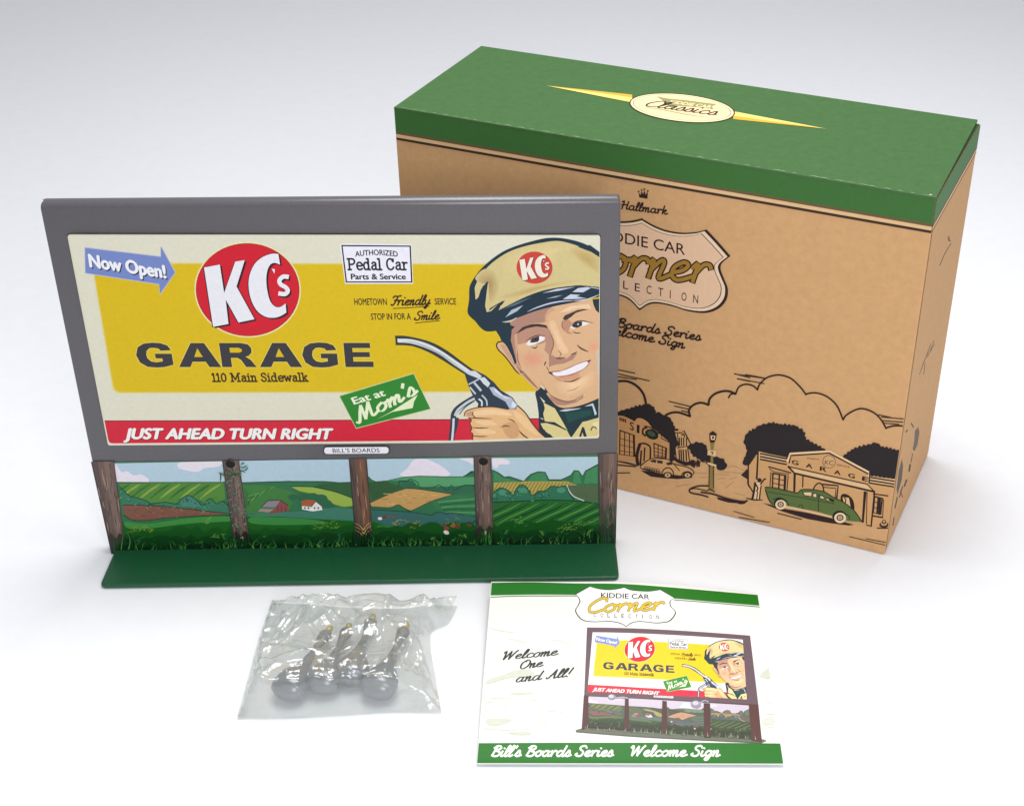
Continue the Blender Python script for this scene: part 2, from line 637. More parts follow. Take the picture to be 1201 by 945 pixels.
# green band, cream and dark rules under it (straight rules in the face's own coordinates)
gb = 0.137
def band(art, u0, u1, v0, v1, c):
    art.tris([[(u0, v0), (u1, v0), (u1, v1)], [(u0, v0), (u1, v1), (u0, v1)]], art.ink(c))
    art.k += 1
v_c = front.uv(1098, 264)[1]
v_b = front.uv(463, 153.5)[1]
vg = (v_c + v_b) / 2
band(A, 0, BW, vg, BH, (62, 112, 52))
band(A, 0, BW, vg - .014, vg, (112, 88, 60))
band(A, 0, BW, vg - .028, vg - .012, (228, 190, 140))
band(A, 0, BW, vg - .040, vg - .028, (66, 44, 30))
# maker's crown and script name
q = Z(700, 210, 4.5)
A.fill(q((222, 70), (232, 85), (238, 62), (245, 82), (252, 58), (258, 84), (270, 66), (268, 104), (225, 97)), INK)
for c in q((222, 66), (238, 58), (252, 54), (270, 63)):
    A.ell(*c, 1.0, 1.0, INK, layer=False, n=10)
A.k += 1
A.script('Hallmark', *q((128, 157), (372, 187)), 5.2, INK, w=0.3, shear=0.15)
# shield badge, right half traced and mirrored about its axis
rh = spline(q((236, 206), (300, 243), (370, 270), (450, 283), (530, 279), (580, 266)), 4) + \
     spline(q((580, 266), (640, 330), (706, 406)), 2)[1:] + \
     spline(q((706, 406), (662, 442), (654, 475), (672, 525), (692, 578), (685, 635), (645, 682), (575, 706), (480, 696), (400, 671), (320, 656), (270, 664), (229, 692)), 4)[1:]
ruv = [front.uv(*p) for p in rh]
axis = (ruv[0][0] + ruv[-1][0]) / 2
ruv[0], ruv[-1] = (axis, ruv[0][1]), (axis, ruv[-1][1])
shape = ruv + [(2 * axis - u, v) for u, v in ruv[-2:0:-1]]
sc_u = sum(p[0] for p in shape) / len(shape)
sc_v = sum(p[1] for p in shape) / len(shape)
def shield(art, k, c):
    pts = [(sc_u + (u - sc_u) * k, sc_v + (v - sc_v) * (1 - (1 - k) * 1.35)) for u, v in shape]
    tess = tessellate_polygon([[Vector((u, v, 0)) for u, v in pts]])
    art.tris([[pts[i] for i in t] for t in tess], art.ink(c))
    art.k += 1
shield(A, 1.0, (50, 30, 28))
shield(A, 0.968, (240, 212, 180))
shield(A, 0.928, (90, 62, 50))
shield(A, 0.918, (234, 194, 160))
A.text('KIDDIE CAR', *q((8, 313), (466, 400)), 12.6, INK, bold=0.006)
CORN = q((-118, 478), (588, 548))
A.script('Corner', *CORN, 21.5, (40, 24, 14), w=0.36, shear=0.28)
A.script('Corner', *CORN, 21.5, (164, 122, 44), w=0.21, shear=0.28)
for i, ch in enumerate('COLLECTION'):
    x = -45 + 61.5 * i
    A.text(ch, *q((x, 540 + (x + 45) * .2), (x + (4 if ch == 'I' else 26), 540 + (x + 45 + 26) * .2)), 9.6, INK, bold=0.004, layer=False)
A.k += 1
A.script("Bill's Boards Series", *q((-70, 748), (548, 852)), 5.6, INK, w=0.34, shear=0.25)
A.script('Welcome Sign', *q((30, 808), (462, 893)), 5.6, INK, w=0.34, shear=0.25)

# street scene line drawing
b6, b7 = Z(700, 420, 4.725), Z(860, 420, 4.109)
k2, k3, k4 = Z(725, 470, 8.589), Z(790, 480, 8.589), Z(870, 490, 6.321)
def L(pts, w=1.1, **k):
    A.stroke(pts, w * 1.25, INK, layer=False, **k)
def up(): A.k += 1
L(b6((60, 135), (128, 126), (180, 130), (230, 160), (262, 205), (275, 262)), 2.2)
for a, b in (((90, 58), (212, 83)), ((90, 80), (292, 125)), ((90, 98), (222, 117)), ((400, 238), (522, 268)), ((430, 264), (518, 284)), ((470, 290), (516, 300)),
             ((762, 85), (850, 108)), ((778, 113), (850, 128))):
    L(b6(a, b), 1.0)
for arc in (((372, 325), (400, 306), (450, 299), (518, 321)), ((518, 321), (512, 285), (540, 256), (580, 246), (620, 258)), ((620, 258), (626, 225), (655, 197), (700, 182), (735, 183), (772, 197))):
    L(b6(*arc), 2.0)
for arc in (((-22, 190), (-10, 172), (10, 172)), ((12, 172), (28, 138), (60, 125), (95, 132), (118, 152)), ((118, 152), (126, 128), (155, 98), (190, 84), (230, 81), (280, 98), (325, 140), (352, 176)),
            ((350, 172), (395, 166), (450, 183), (500, 228), (530, 296)), ((530, 296), (545, 274), (590, 248), (630, 243), (680, 263), (715, 298), (737, 338)), ((735, 336), (775, 325), (826, 326))):
    L(b7(*arc), 1.5)
for a, b in (((10, 76), (160, 98)), ((22, 98), (150, 122)), ((60, 78), (150, 95)), ((700, 272), (760, 285), ), ((715, 283), (826, 292)), ((722, 300), (826, 308)), ((728, 312), (800, 318))):
    L(b7(a, b), 0.9)
up()
# dark trees
def tree_blob(pts, c=(40, 32, 34)):
    out = []
    for i in range(len(pts)):
        p, r_ = pts[i], pts[(i + 1) % len(pts)]
        d = math.hypot(r_[0] - p[0], r_[1] - p[1])
        n = max(1, int(d / 4.5))
        for j in range(n):
            t0, t1 = j / n, (j + .5) / n
            nx_, ny_ = (r_[1] - p[1]) / (d or 1), -(r_[0] - p[0]) / (d or 1)
            out.append((p[0] + (r_[0] - p[0]) * t0, p[1] + (r_[1] - p[1]) * t0))
            b = R.uniform(.9, 2.3)
            out.append((p[0] + (r_[0] - p[0]) * t1 + nx_ * b, p[1] + (r_[1] - p[1]) * t1 + ny_ * b))
    A.fill(spline(out, 4, True), c)
tree_blob(k2((-40, 125), (60, 92), (120, 78), (200, 55), (280, 40), (340, 50), (370, 85), (380, 120), (440, 130), (465, 165), (510, 160), (540, 200), (575, 280), (610, 300), (590, 370), (620, 450), (580, 500), (560, 600), (520, 590), (520, 430), (430, 340), (330, 250), (240, 170), (140, 180), (60, 140), (-40, 160)))
tree_blob(k3((150, 370), (200, 345), (260, 335), (310, 350), (335, 390), (340, 460), (400, 480), (470, 490), (520, 530), (535, 580), (470, 610), (430, 570), (350, 560), (330, 520), (260, 500), (190, 450)))
tree_blob(b7((55, 388), (72, 358), (105, 340), (135, 322), (185, 312), (240, 320), (300, 325), (338, 352), (352, 392), (390, 412), (445, 442), (400, 470), (270, 475), (240, 490), (130, 460), (118, 450), (80, 500), (50, 512), (60, 470), (80, 445), (60, 420)))
tree_blob(b7((530, 472), (580, 437), (640, 420), (690, 408), (712, 425), (822, 452), (815, 585), (660, 560), (650, 545), (560, 495)))
tree_blob(k3((720, 300), (760, 285), (800, 300), (800, 600), (760, 590), (755, 540), (705, 540), (720, 490), (745, 470), (740, 440), (770, 400), (745, 370)))
A.fill(k3((680, 660), (740, 600), (760, 600), (758, 710)), (52, 34, 30))
# left row of buildings
A.fill(k2((-40, 140), (60, 150), (170, 200), (190, 170), (240, 172), (310, 215), (350, 265), (430, 340), (525, 420), (525, 600), (-40, 600)), (205, 150, 96))
L(k2((-40, 138), (60, 148), (168, 198)), 1.0); L(k2((168, 198), (190, 170), (240, 170), (300, 205), (345, 262)), 1.0); L(k2((345, 262), (435, 330), (435, 372), (523, 420), (523, 590)), 1.0, smooth=False)
for i in range(4):
    L(k2((20 + 18 * i, 165 + 6 * i), (22 + 18 * i, 195 + 6 * i)), 1.2)
up()
A.text('S', *k2((120, 285), (158, 300)), 9.5, INK, bold=0.02); A.text('I', *k2((192, 318), (212, 322)), 9.5, INK, bold=0.02)
A.stroke(k2((290, 268), (255, 280), (250, 325), (275, 350)), 2.2, INK)
A.ell(*k2((340, 335))[0], 8.2, 5.6, (30, 34, 28), rot=0.45); A.ell(*k2((336, 328))[0], 5, 2.8, (72, 84, 62), rot=0.45)
A.stroke(k2((265, 252), (330, 268), (410, 330)), 1.4, INK)
for (x0, y0, x1, y1, x2, y2, x3, y3) in ((20, 295, 165, 345, 168, 555, 15, 535), (362, 425, 490, 475, 485, 575, 365, 560)):
    L(k2((x0, y0), (x1, y1), (x2, y2), (x3, y3), (x0, y0)), 1.2, smooth=False)
    for t in (.33, .66):
        L(k2((x0 + (x1 - x0) * t, y0 + (y1 - y0) * t), (x3 + (x2 - x3) * t, y3 + (y2 - y3) * t)), .9)
    for t in (.33, .6, .85):
        L(k2((x0 + (x3 - x0) * t, y0 + (y3 - y0) * t), (x1 + (x2 - x1) * t, y1 + (y2 - y1) * t)), .6)
L(k2((160, 345), (164, 555)), 2.0)
L(k2((485, 480), (480, 575)), 1.8)
up()
L(k2((215, 450), (200, 500), (190, 560), (200, 640)), 3.0); L(k2((225, 430), (260, 425), (300, 440), (325, 470), (325, 580)), 1.6); L(k2((270, 470), (262, 600)), 1.4); L(k2((235, 500), (225, 640)), 1.6)
A.ell(*k2((218, 440))[0], 1.8, 2.2, INK, n=12, layer=False)
L(k2((-40, 600), (100, 625), (210, 655)), 1.5, taper='both'); L(k2((-40, 640), (180, 660)), 1.2); L(k2((-40, 725), (120, 722)), 0.9)
up()
# the parked sedan in outline
A.fill(k2((230, 700), (330, 760), (460, 775), (600, 785), (750, 770), (740, 745), (600, 740), (470, 745), (330, 705)), INK)
carp = k2((225, 655), (280, 610), (340, 580), (430, 578), (510, 590), (560, 630), (640, 650), (710, 670), (760, 710), (745, 745), (650, 755), (560, 745), (440, 735), (320, 700), (240, 680))
A.fill(carp, (214, 164, 110), smooth=True)
A.stroke(carp + carp[:1], 1.1, INK)
A.fill(k2((325, 600), (360, 588), (390, 592), (380, 620), (330, 612)), (60, 40, 34)); A.fill(k2((395, 595), (450, 600), (450, 630), (395, 622)), (60, 40, 34)); A.fill(k2((480, 625), (530, 610), (555, 640), (500, 645)), (60, 40, 34))
for x, y in ((500, 745), (700, 745)):
    A.ell(*k2((x, y))[0], 5.4, 3.8, INK, n=16); A.ell(*k2((x, y))[0], 3.4, 2.4, (222, 180, 130), n=14); A.ell(*k2((x, y))[0], 1.3, 1, INK, n=8)
L(k2((440, 735), (460, 690), (510, 670), (550, 700), (560, 745)), 1.1); L(k2((640, 750), (660, 720), (710, 710), (745, 730)), 1.1); L(k2((560, 630), (620, 700)), .8); L(k2((240, 680), (330, 690), (430, 715)), .9); L(k2((270, 660), (420, 690)), .6)
for i in range(7):
    L(k2((270 + 24 * i, 668 + 5 * i), (272 + 24 * i, 690 + 6 * i)), .8)
up()
# far house, shrubs
A.fill(k2((570, 300), (660, 300), (730, 430), (700, 450), (725, 640), (590, 620), (580, 470), (610, 440)), (214, 166, 112))
L(k2((570, 318), (640, 320), (665, 300), (730, 430)), 1.1, smooth=False); L(k2((600, 330), (612, 470), (575, 470), (590, 600)), 1.0, smooth=False); L(k2((600, 470), (700, 455), (722, 620)), 1.1, smooth=False)
for x in (620, 640, 662, 690):
    L(k2((x, 370), (x, 450)), 1.1); L(k2((x - 5, 490), (x, 600)), 1.3)
L(k2((640, 345), (660, 330), (672, 360)), 1.2)
A.fill(k2((530, 570), (570, 565), (640, 600), (690, 610), (760, 600), (770, 640), (680, 650), (600, 620)), INK)
for i in range(8):
    L(k3((180 + 12 * i, 520 + R.uniform(-14, 12)), (178 + 12 * i, 560 + R.uniform(-8, 22))), 1.0)
L(k3((270, 520), (330, 530), (440, 540)), .7)
up()
# street lamp and kerb island
POLE = (140, 122, 62)
A.fill(k3((372, 330), (412, 330), (402, 400), (402, 780), (416, 828), (345, 815), (362, 780), (372, 560), (378, 400)), POLE)
A.fill(k3((362, 240), (398, 215), (438, 245), (428, 300), (412, 332), (372, 332), (364, 300)), INK); A.fill(k3((374, 258), (424, 262), (416, 305), (378, 302)), (240, 205, 150)); A.fill(k3((388, 268), (412, 270), (408, 292), (390, 292)), INK)
A.fill(k3((345, 405), (432, 412), (425, 470), (345, 455)), (234, 196, 146)); L(k3((375, 425), (400, 430), (388, 450)), .9); A.fill(k3((345, 528), (435, 555), (428, 575), (345, 548)), (234, 196, 146))
L(k3((362, 560), (358, 790)), .8); L(k3((404, 570), (404, 785)), .9); L(k3((345, 815), (372, 800), (416, 828)), .9)
L(k3((350, 768), (260, 768), (185, 790), (160, 815), (185, 840), (280, 858), (350, 880)), 1.4); L(k3((180, 800), (230, 795), (340, 818)), .9); L(k3((280, 830), (400, 850), (560, 900), (700, 925), (745, 915)), 1.5)
A.fill(k3((440, 880), (560, 905), (735, 930), (700, 945), (560, 935), (450, 905)), INK)
for a, b in (((520, 790), (610, 725)), ((560, 705), (640, 680)), ((600, 835), (720, 865)), ((440, 700), (525, 690)), ((260, 685), (345, 680)), ((20, 775), (170, 750)), ((730, 888), (790, 900)), ((420, 650), (560, 655)), ((200, 638), (340, 640)),
             ((610, 565), (710, 615)), ((530, 575), (610, 572)), ((450, 620), (690, 640))):
    L(k3(a, b), 1.2, taper='both')
L(k3((755, 640), (752, 750), (790, 800)), 1.2)
up()
# corner garage
A.fill(k4((50, 340), (125, 245), (340, 300), (355, 262), (650, 243), (945, 400), (950, 430), (1140, 455), (1120, 800), (960, 800), (700, 740), (180, 560), (95, 560), (50, 490)), (212, 162, 108))
A.fill(k4((128, 250), (330, 290), (330, 345), (128, 300)), (230, 188, 138)); A.fill(k4((950, 430), (1140, 452), (1135, 512), (950, 480)), (230, 188, 138))
L(k4((50, 345), (50, 490), (92, 560)), 1.2, smooth=False); L(k4((50, 345), (122, 250), (112, 450)), 1.8, smooth=False)
for d in (0, 22, 42):
    L(k4((138, 262 + d), (332, 300 + d)), 1.5); L(k4((952, 438 + d), (1140, 468 + d)), 1.4)
A.stroke(k4((340, 320), (358, 264), (652, 246), (943, 402), (940, 470)), 2.6, (240, 206, 160), smooth=False)
L(k4((352, 330), (366, 276), (650, 258), (938, 412)), 1.4, smooth=False); L(k4((950, 395), (945, 480)), 1.2)
A.ell(*k4((648, 322))[0], 8, 8, (150, 116, 80)); A.ell(*k4((648, 322))[0], 6.8, 6.8, (212, 166, 114))
up()
A.text('KC', *k4((615, 342), (676, 348)), 5.2, (120, 90, 62), bold=0.02)
A.text('PARTS', *k4((488, 302), (572, 312)), 1.8, (120, 86, 60), bold=0.02, layer=False); A.text('SERVICE', *k4((705, 350), (800, 368)), 1.8, (120, 86, 60), bold=0.02)
for i, ch in enumerate('GARAGE'):
    x = 372 + 104.5 * i
    A.text(ch, *k4((x, 338 + 24.5 * i), (x + 46, 349 + 24.5 * i)), 4.9, INK, bold=0.035, layer=False)
up()
A.fill(k4((345, 358), (930, 490), (985, 545), (392, 408)), (232, 190, 140))
L(k4((345, 358), (392, 408), (985, 545)), 1.8, smooth=False); L(k4((345, 358), (930, 488), (985, 545)), 1.1, smooth=False)
A.fill(k4((385, 408), (402, 412), (398, 545), (382, 545)), INK); A.fill(k4((905, 540), (926, 545), (905, 775), (890, 770)), INK)
L(k4((455, 428), (452, 510)), 1.2); L(k4((985, 545), (960, 800)), 1.4); L(k4((930, 545), (925, 780)), .8); L(k4((925, 790), (962, 800)), 1.0)
L(k4((200, 360), (365, 405)), 1.3); L(k4((205, 372), (240, 395), (350, 415)), .8)
for (x0, y0, x1, y1, x2, y2, x3, y3) in ((232, 408, 328, 425, 322, 540, 228, 515), (985, 580, 1042, 592, 1030, 712, 975, 700)):
    L(k4((x0, y0), (x1, y1), (x2, y2), (x3, y3), (x0, y0)), 1.6, smooth=False)
    L(k4(((x0 + x1) / 2, (y0 + y1) / 2), ((x2 + x3) / 2, (y2 + y3) / 2)), 1.5); L(k4(((x0 * 2 + x3) / 3, (y0 * 2 + y3) / 3), ((x1 * 2 + x2) / 3, (y1 * 2 + y2) / 3)), .8); L(k4(((x0 + 2 * x3) / 3, (y0 + 2 * y3) / 3), ((x1 + 2 * x2) / 3, (y1 + 2 * y2) / 3)), .8)
L(k4((218, 400), (210, 505)), .9); L(k4((345, 425), (335, 545)), .9); L(k4((1025, 590), (1018, 710)), 2.2); L(k4((975, 560), (1085, 575)), 1.2); L(k4((968, 722), (1045, 735)), 1.4); L(k4((1052, 600), (1045, 740)), .8); L(k4((322, 430), (318, 540)), 2.2)
L(k4((600, 490), (715, 500), (705, 590)), 1.6, smooth=False); L(k4((600, 510), (700, 520), (692, 590)), 1.0, smooth=False); A.ell(*k4((572, 505))[0], 4.2, 3.6, (206, 156, 102), n=18); L(k4((530, 535), (545, 500), (575, 480), (600, 500), (610, 545)), 1.3)
A.fill(k4((735, 575), (770, 560), (815, 590), (835, 640), (825, 690), (745, 640)), INK, smooth=True); A.fill(k4((748, 585), (795, 590), (808, 660), (760, 640)), (232, 190, 140)); L(k4((762, 590), (772, 605), (765, 635)), 1.1)
# hydrant
A.ell(*k4((1055, 790))[0], 5.6, 3.4, (60, 40, 32), n=16); A.ell(*k4((1055, 782))[0], 3.6, 2.2, (212, 164, 110), n=14); A.ell(*k4((1055, 768))[0], 2.6, 2.6, INK, n=12); A.ell(*k4((1055, 766))[0], 1.4, 1.4, (212, 164, 110), n=10)
L(k4((1005, 815), (1090, 815)), 1.0)
# man waving
A.fill(k4((100, 480), (135, 470), (150, 500), (135, 540), (138, 600), (75, 600), (95, 540)), (236, 200, 152)); L(k4((100, 478), (92, 540), (80, 600)), 2.0); L(k4((145, 500), (138, 540), (132, 598)), 1.2); A.ell(*k4((132, 460))[0], 2.6, 2.6, INK, n=12); L(k4((140, 490), (165, 455), (178, 450)), 1.4); L(k4((118, 545), (112, 598)), 1.0); L(k4((105, 490), (120, 520), (110, 540)), 1.4)
L(k4((30, 592), (90, 604), (160, 606)), 1.4, taper='both'); L(k4((-25, 632), (10, 628), (35, 620)), 2.0, taper='both')
up()
# green sedan
A.fill(k4((158, 630), (210, 640), (330, 675), (480, 700), (660, 740), (830, 790), (790, 795), (640, 775), (480, 745), (300, 690)), INK)
CARG = (92, 112, 58)
A.fill(spline(k4((172, 512), (240, 515), (340, 538), (415, 552), (440, 530), (500, 527), (570, 535), (620, 548), (680, 585), (760, 625), (830, 680), (868, 730), (888, 765), (850, 765), (790, 760), (700, 740), (560, 690), (420, 668), (330, 650), (230, 640), (195, 595)), 4, True), CARG)
A.stroke(k4((172, 512), (240, 515), (340, 538), (415, 552), (440, 530), (500, 527), (570, 535), (620, 548), (680, 585), (760, 625), (830, 680), (868, 730), (892, 768)), 1.2, (34, 40, 22))
A.stroke(k4((178, 530), (200, 600), (232, 640)), 1.3, (34, 40, 22)); A.stroke(k4((200, 545), (340, 570), (440, 585), (560, 610), (690, 632)), .8, (40, 56, 28)); A.stroke(k4((567, 560), (570, 690)), .9, (30, 40, 22)); A.stroke(k4((420, 655), (445, 640), (455, 675)), .8, (30, 40, 22)); A.stroke(k4((230, 600), (290, 590), (340, 620), (350, 655)), .9, (30, 40, 22))
A.stroke(k4((680, 710), (730, 690), (790, 720), (800, 750)), .9, (30, 40, 22))
for w_ in (((452, 545), (520, 545), (518, 580), (465, 572)), ((530, 555), (556, 558), (556, 588), (528, 582)), ((578, 570), (608, 578), (612, 600), (582, 594)), ((628, 588), (655, 602), (640, 612), (625, 604))):
    pts = k4(*w_)
    A.fill(pts, (238, 206, 160)); A.stroke(pts + pts[:1], 1.2, (34, 36, 22), smooth=False)
A.fill(k4((640, 585), (690, 605), (680, 622), (655, 610)), INK)
A.stroke(k4((330, 655), (500, 690), (665, 730)), 2.4, (232, 192, 146), smooth=False)
for (x, y, r_) in ((288, 640, 7.4), (728, 738, 8.0)):
    c = k4((x, y))[0]
    A.ell(c[0] - .4, c[1] - 1.6, r_ * 1.02, r_ * .88, (28, 24, 22), n=22); A.ell(c[0] + .4, c[1], r_ * .88, r_ * .76, (240, 214, 176), n=20); A.ell(c[0] + .2, c[1] - .3, r_ * .52, r_ * .46, (34, 28, 26), n=16); A.ell(c[0] + .2, c[1] - .3, r_ * .34, r_ * .3, (226, 190, 144), n=12); A.ell(c[0] + .2, c[1] - .3, r_ * .14, r_ * .12, INK, n=8)
for a, b, w_ in (((265, 705), (445, 750), .9), ((-20, 735), (205, 772), .8), ((-60, 690), (90, 735), .7)):
    L(k4(a, b), w_)
for a, b in (((-180, 728), (40, 786)), ((640, 868), (745, 888)), ((560, 858), (735, 900))):
    L(b7(a, b), .7)
up()
fb.build('front_print', body)

# narrow side print
sb = MB()
A = Art(sb, side, base=0.002, gain=0.92, rough=0.65, spec=0.25, clip=[project(bp(0.002, .01, .01)), project(bp(0.017, BD - .012, .01)), project(bp(0.017, BD - .012, BH - .03)), project(bp(0.002, .01, BH - .02))])
u1 = side.uv(1143, 158)[0]
v1 = side.uv(1142, 162)[1]
A.clip = [(0.001, .012), (BD - .002, .012), (BD - .002, BH - .0165), (0.001, BH - .0125)]
GRN2 = (84, 130, 80)
A.tris([[(0.014, .03), (BD - .014, .03), (BD - .014, vg)], [(0.014, .03), (BD - .014, vg), (0.014, vg)]], kraft)
band(A, 0, BD, vg, BH, GRN2)
band(A, 0, BD, vg - .016, vg, (120, 96, 66))
band(A, 0, BD, vg - .030, vg - .016, (232, 198, 150))
band(A, 0, BD, vg - .038, vg - .030, (70, 48, 34))
s5, s6 = Z(1030, 250, 4.5), Z(1020, 420, 3.933)
GREY = (112, 88, 66)
def L(pts, w=1.0, c=GREY, **k):
    A.stroke(pts, w, c, layer=False, **k)
A.fill(s5((364, 128), (372, 118), (374, 135), (382, 150), (368, 148)), GREY)
L(s5((322, 276), (345, 222), (360, 195), (382, 160)), 1.0)
for d, (a, b) in enumerate((((292, 672), (270, 730)), ((275, 690), (215, 850)), ((262, 730), (232, 800)), ((245, 790), (238, 850)), ((295, 690), (255, 760)))):
    L(s5(a, b), .8)
A.k += 1
A.fill(s6((206, 335), (222, 315), (228, 340), (218, 400), (205, 428), (196, 420), (204, 380)), (112, 98, 84))
A.fill(s6((132, 520), (146, 462), (152, 495), (146, 560), (126, 630), (122, 600)), (98, 86, 76))
for a, b, w in (((190, 300), (200, 318), 1.4), ((165, 340), (172, 330), 1.4), ((185, 490), (180, 520), 2), ((168, 560), (158, 590), 1.8), ((150, 590), (135, 640), 1.2), ((125, 640), (115, 690), 1.4), ((110, 735), (105, 770), 1.2), ((196, 440), (188, 480), 1.0), ((150, 640), (140, 610), 1)):
    L(s6(a, b), w, (70, 56, 48))
A.k += 1
sb.build('side_print', body)

# lid panel
lb = MB()
green = mat((82, 130, 70), 0.6, 0.58, noise=0.15, nscale=26, bump=0.10, spec=0.3)
c0 = 0.004
V = [bp(-BW + c0, -0.003, BH - .010), bp(-0.001, -0.003, BH - .010), bp(0.004, BD, BH - .010), bp(-BW + c0, BD, BH - .010)]
V += [v + ZU * 0.010 for v in V]
lb.mesh(V, [(0, 3, 2, 1), (4, 5, 6, 7), (0, 1, 5, 4), (1, 2, 6, 5), (2, 3, 7, 6), (3, 0, 4, 7)], green)
A = Art(lb, lidS, base=0.002, gain=0.95, rough=0.6, spec=0.3)
t2, t3, t7 = Z(450, 40, 3.431), Z(700, 60, 4.003), Z(730, 95, 8.579)
GOLD, GOLD2 = (214, 172, 62), (242, 216, 120)
A.fill(t2((655, 210), (1000, 246), (1000, 278)), GOLD); A.fill(t2((655, 210), (1000, 258), (1000, 277)), GOLD2)
A.fill(t3((640, 285), (1076, 367), (640, 322)), GOLD); A.fill(t3((640, 285), (1076, 367), (640, 306)), GOLD2)
lc = lidS.uv(*t7((597, 274))[0])
e1 = lidS.uv(*t7((1148, 322))[0])
ru = abs(e1[0] - lc[0]) * 1.005
rv = abs(lidS.uv(*t7((700, 433))[0])[1] - lidS.uv(*t7((500, 112))[0])[1]) / 2
for kx, ky, c in ((1, 1, (62, 42, 24)), (.975, .95, (248, 226, 184)), (.932, .88, (92, 68, 40)), (.92, .86, (246, 216, 168))):
    pts = [(lc[0] + ru * kx * math.cos(t), lc[1] + rv * ky * math.sin(t)) for t in (2 * math.pi * i / 64 for i in range(64))]
    A.tris([[lc, pts[i - 1], pts[i]] for i in range(64)], A.ink(c)); A.k += 1
OLV = (150, 148, 96)
A.fill(t7((340, 160), (450, 182), (640, 200), (800, 222), (955, 240), (900, 262), (918, 292), (700, 268), (560, 258), (520, 285), (460, 262), (420, 215)), OLV)
A.text('KIDDIE CAR', *t7((470, 228), (880, 282)), 4.6, (246, 216, 168), bold=0.03)
A.stroke(t7((200, 268), (400, 296), (650, 345), (860, 374)), 1.1, OLV, taper='both')
A.script('Classics', *t7((205, 255), (930, 352)), 5.6, (44, 34, 24), w=0.36, shear=0.5, pen=nib)
# worn light edge along the lid's front fold
for i in range(46):
    x = -BW + .02 + (BW - .04) * i / 46 + rr(0, .02)
    l_ = rr(.02, .06)
    w_ = rr(.002, .006)
    A.tris([[(BW + x, .003), (BW + x + l_, .003), (BW + x + l_ * .5, .003 + w_)]], A.ink((150, 178, 132)))
for i in range(9):
    A.tris([[(BW - .03 + rr(-.01, .008), rr(.002, .02)), (BW - .022 + rr(-.01, .01), rr(.002, .012)), (BW - .02, rr(.004, .02))]], A.ink((190, 196, 160)))
lid = bevel(lb.build('lid', box), 0.004, 1)
lid.modifiers.clear()

# ================================================================== billboard sign
SYAW, LEAN = 0.03144447, 0.03213276
S0 = Vector((-0.51587412 * UN, 1.253759 * UN, 0))
sex = Vector((math.cos(SYAW), math.sin(SYAW), 0))
sfd = Vector((math.sin(SYAW), -math.cos(SYAW), 0))
sey = math.cos(LEAN) * ZU - math.sin(LEAN) * sfd
face = Surf(S0, sex, sey)
SW = 0.54724615 * UN
sign = thing('billboard_sign', 'miniature tabletop billboard with a yellow garage poster over a painted farm landscape', 'model billboard', face.P(SW / 2, 0))
sign.location.z = 0

GFR = (98, 95, 99)
frame_m = mat(GFR, 0.26, 0.9, noise=0.07, nscale=75, bump=0.05, spec=0.5)
BT = 0.062
bl, br = face.uv(130.5, 653), face.uv(722.5, 640)
tl, tr = face.uv(46.5, 243), face.uv(728, 243)
mb = MB()
rows = []
def row(v, left, right, d):
    rows.append((face.P(left, v, -d), face.P(right, v, -d)))
def edge(v):
    t = (v - bl[1]) / (tl[1] - bl[1])
    t2_ = (v - br[1]) / (tr[1] - br[1])
    return bl[0] + (tl[0] - bl[0]) * t, br[0] + (tr[0] - br[0]) * t2_
vt = (tl[1] + tr[1]) / 2
row(0.0, *edge(0.0), 0)
row(vt, tl[0], tr[0], 0)
for i in range(1, 10):
    a = math.pi * i / 10
    ins = 0.018 * (1 - math.cos(min(a, math.pi - a))) ** 2
    row(vt + BT / 2 * math.sin(a), tl[0] + ins, tr[0] - ins, BT / 2 * (1 - math.cos(a)))
row(vt, tl[0], tr[0], BT)
row(0.0, *edge(0.0), BT)
for (a, b), (c, d) in zip(rows[:-1], rows[1:]):
    mb.face([a, b, d, c], frame_m, True)
mb.face([r_[0] for r_ in rows], frame_m)
mb.face([r_[1] for r_ in rows][::-1], frame_m)
mb.face([rows[0][0], rows[-1][0], rows[-1][1], rows[0][1]], frame_m)
board = weld(mb.build('sign_board', sign))
bevel(board, 0.008, 2)

PH = 0.016            # the poster is embossed, this proud of the frame
poster_s = Surf(face.O + face.n * PH, sex, sey)
P_OUT = [(79.5, 274.6), (704, 275.4), (702.8, 512.2), (531, 517.6), (330, 519.2), (127.2, 520.6)]
P_CLIP = [(80.4, 275.8), (703.2, 276.4), (702.0, 511.4), (531, 516.4), (330, 518.2), (127.8, 519.8)]
RED, YEL, CRM, NAVY = (212, 22, 44), (222, 188, 14), (226, 222, 200), (24, 48, 62)
SKIN, SKIN_D, SKIN_L, PINK = (224, 180, 138), (180, 134, 114), (240, 206, 166), (226, 158, 128)
CAP, CAP_D = (214, 196, 138), (184, 160, 106)
BRN = (60, 36, 28)

KC_K = [(152, 265), (298, 238), (338, 500), (440, 211), (528, 197), (452, 440), (618, 742), (470, 772), (352, 560), (378, 785), (236, 812)]
KC_C = spline([(838, 140), (780, 138), (700, 165), (630, 220), (585, 300), (563, 400), (575, 520), (610, 615), (660, 682), (730, 722), (800, 728), (860, 712), (912, 680)], 4) + \
    spline([(905, 596), (865, 624), (830, 632), (790, 612), (757, 560), (735, 470), (727, 370), (738, 290), (765, 238), (805, 222), (854, 238)], 4)
KC_S = [(925, 352), (882, 350), (848, 385), (862, 422), (905, 448), (926, 480), (900, 510), (848, 505)]
KC_A = [(778, 278), (806, 280), (802, 322)]


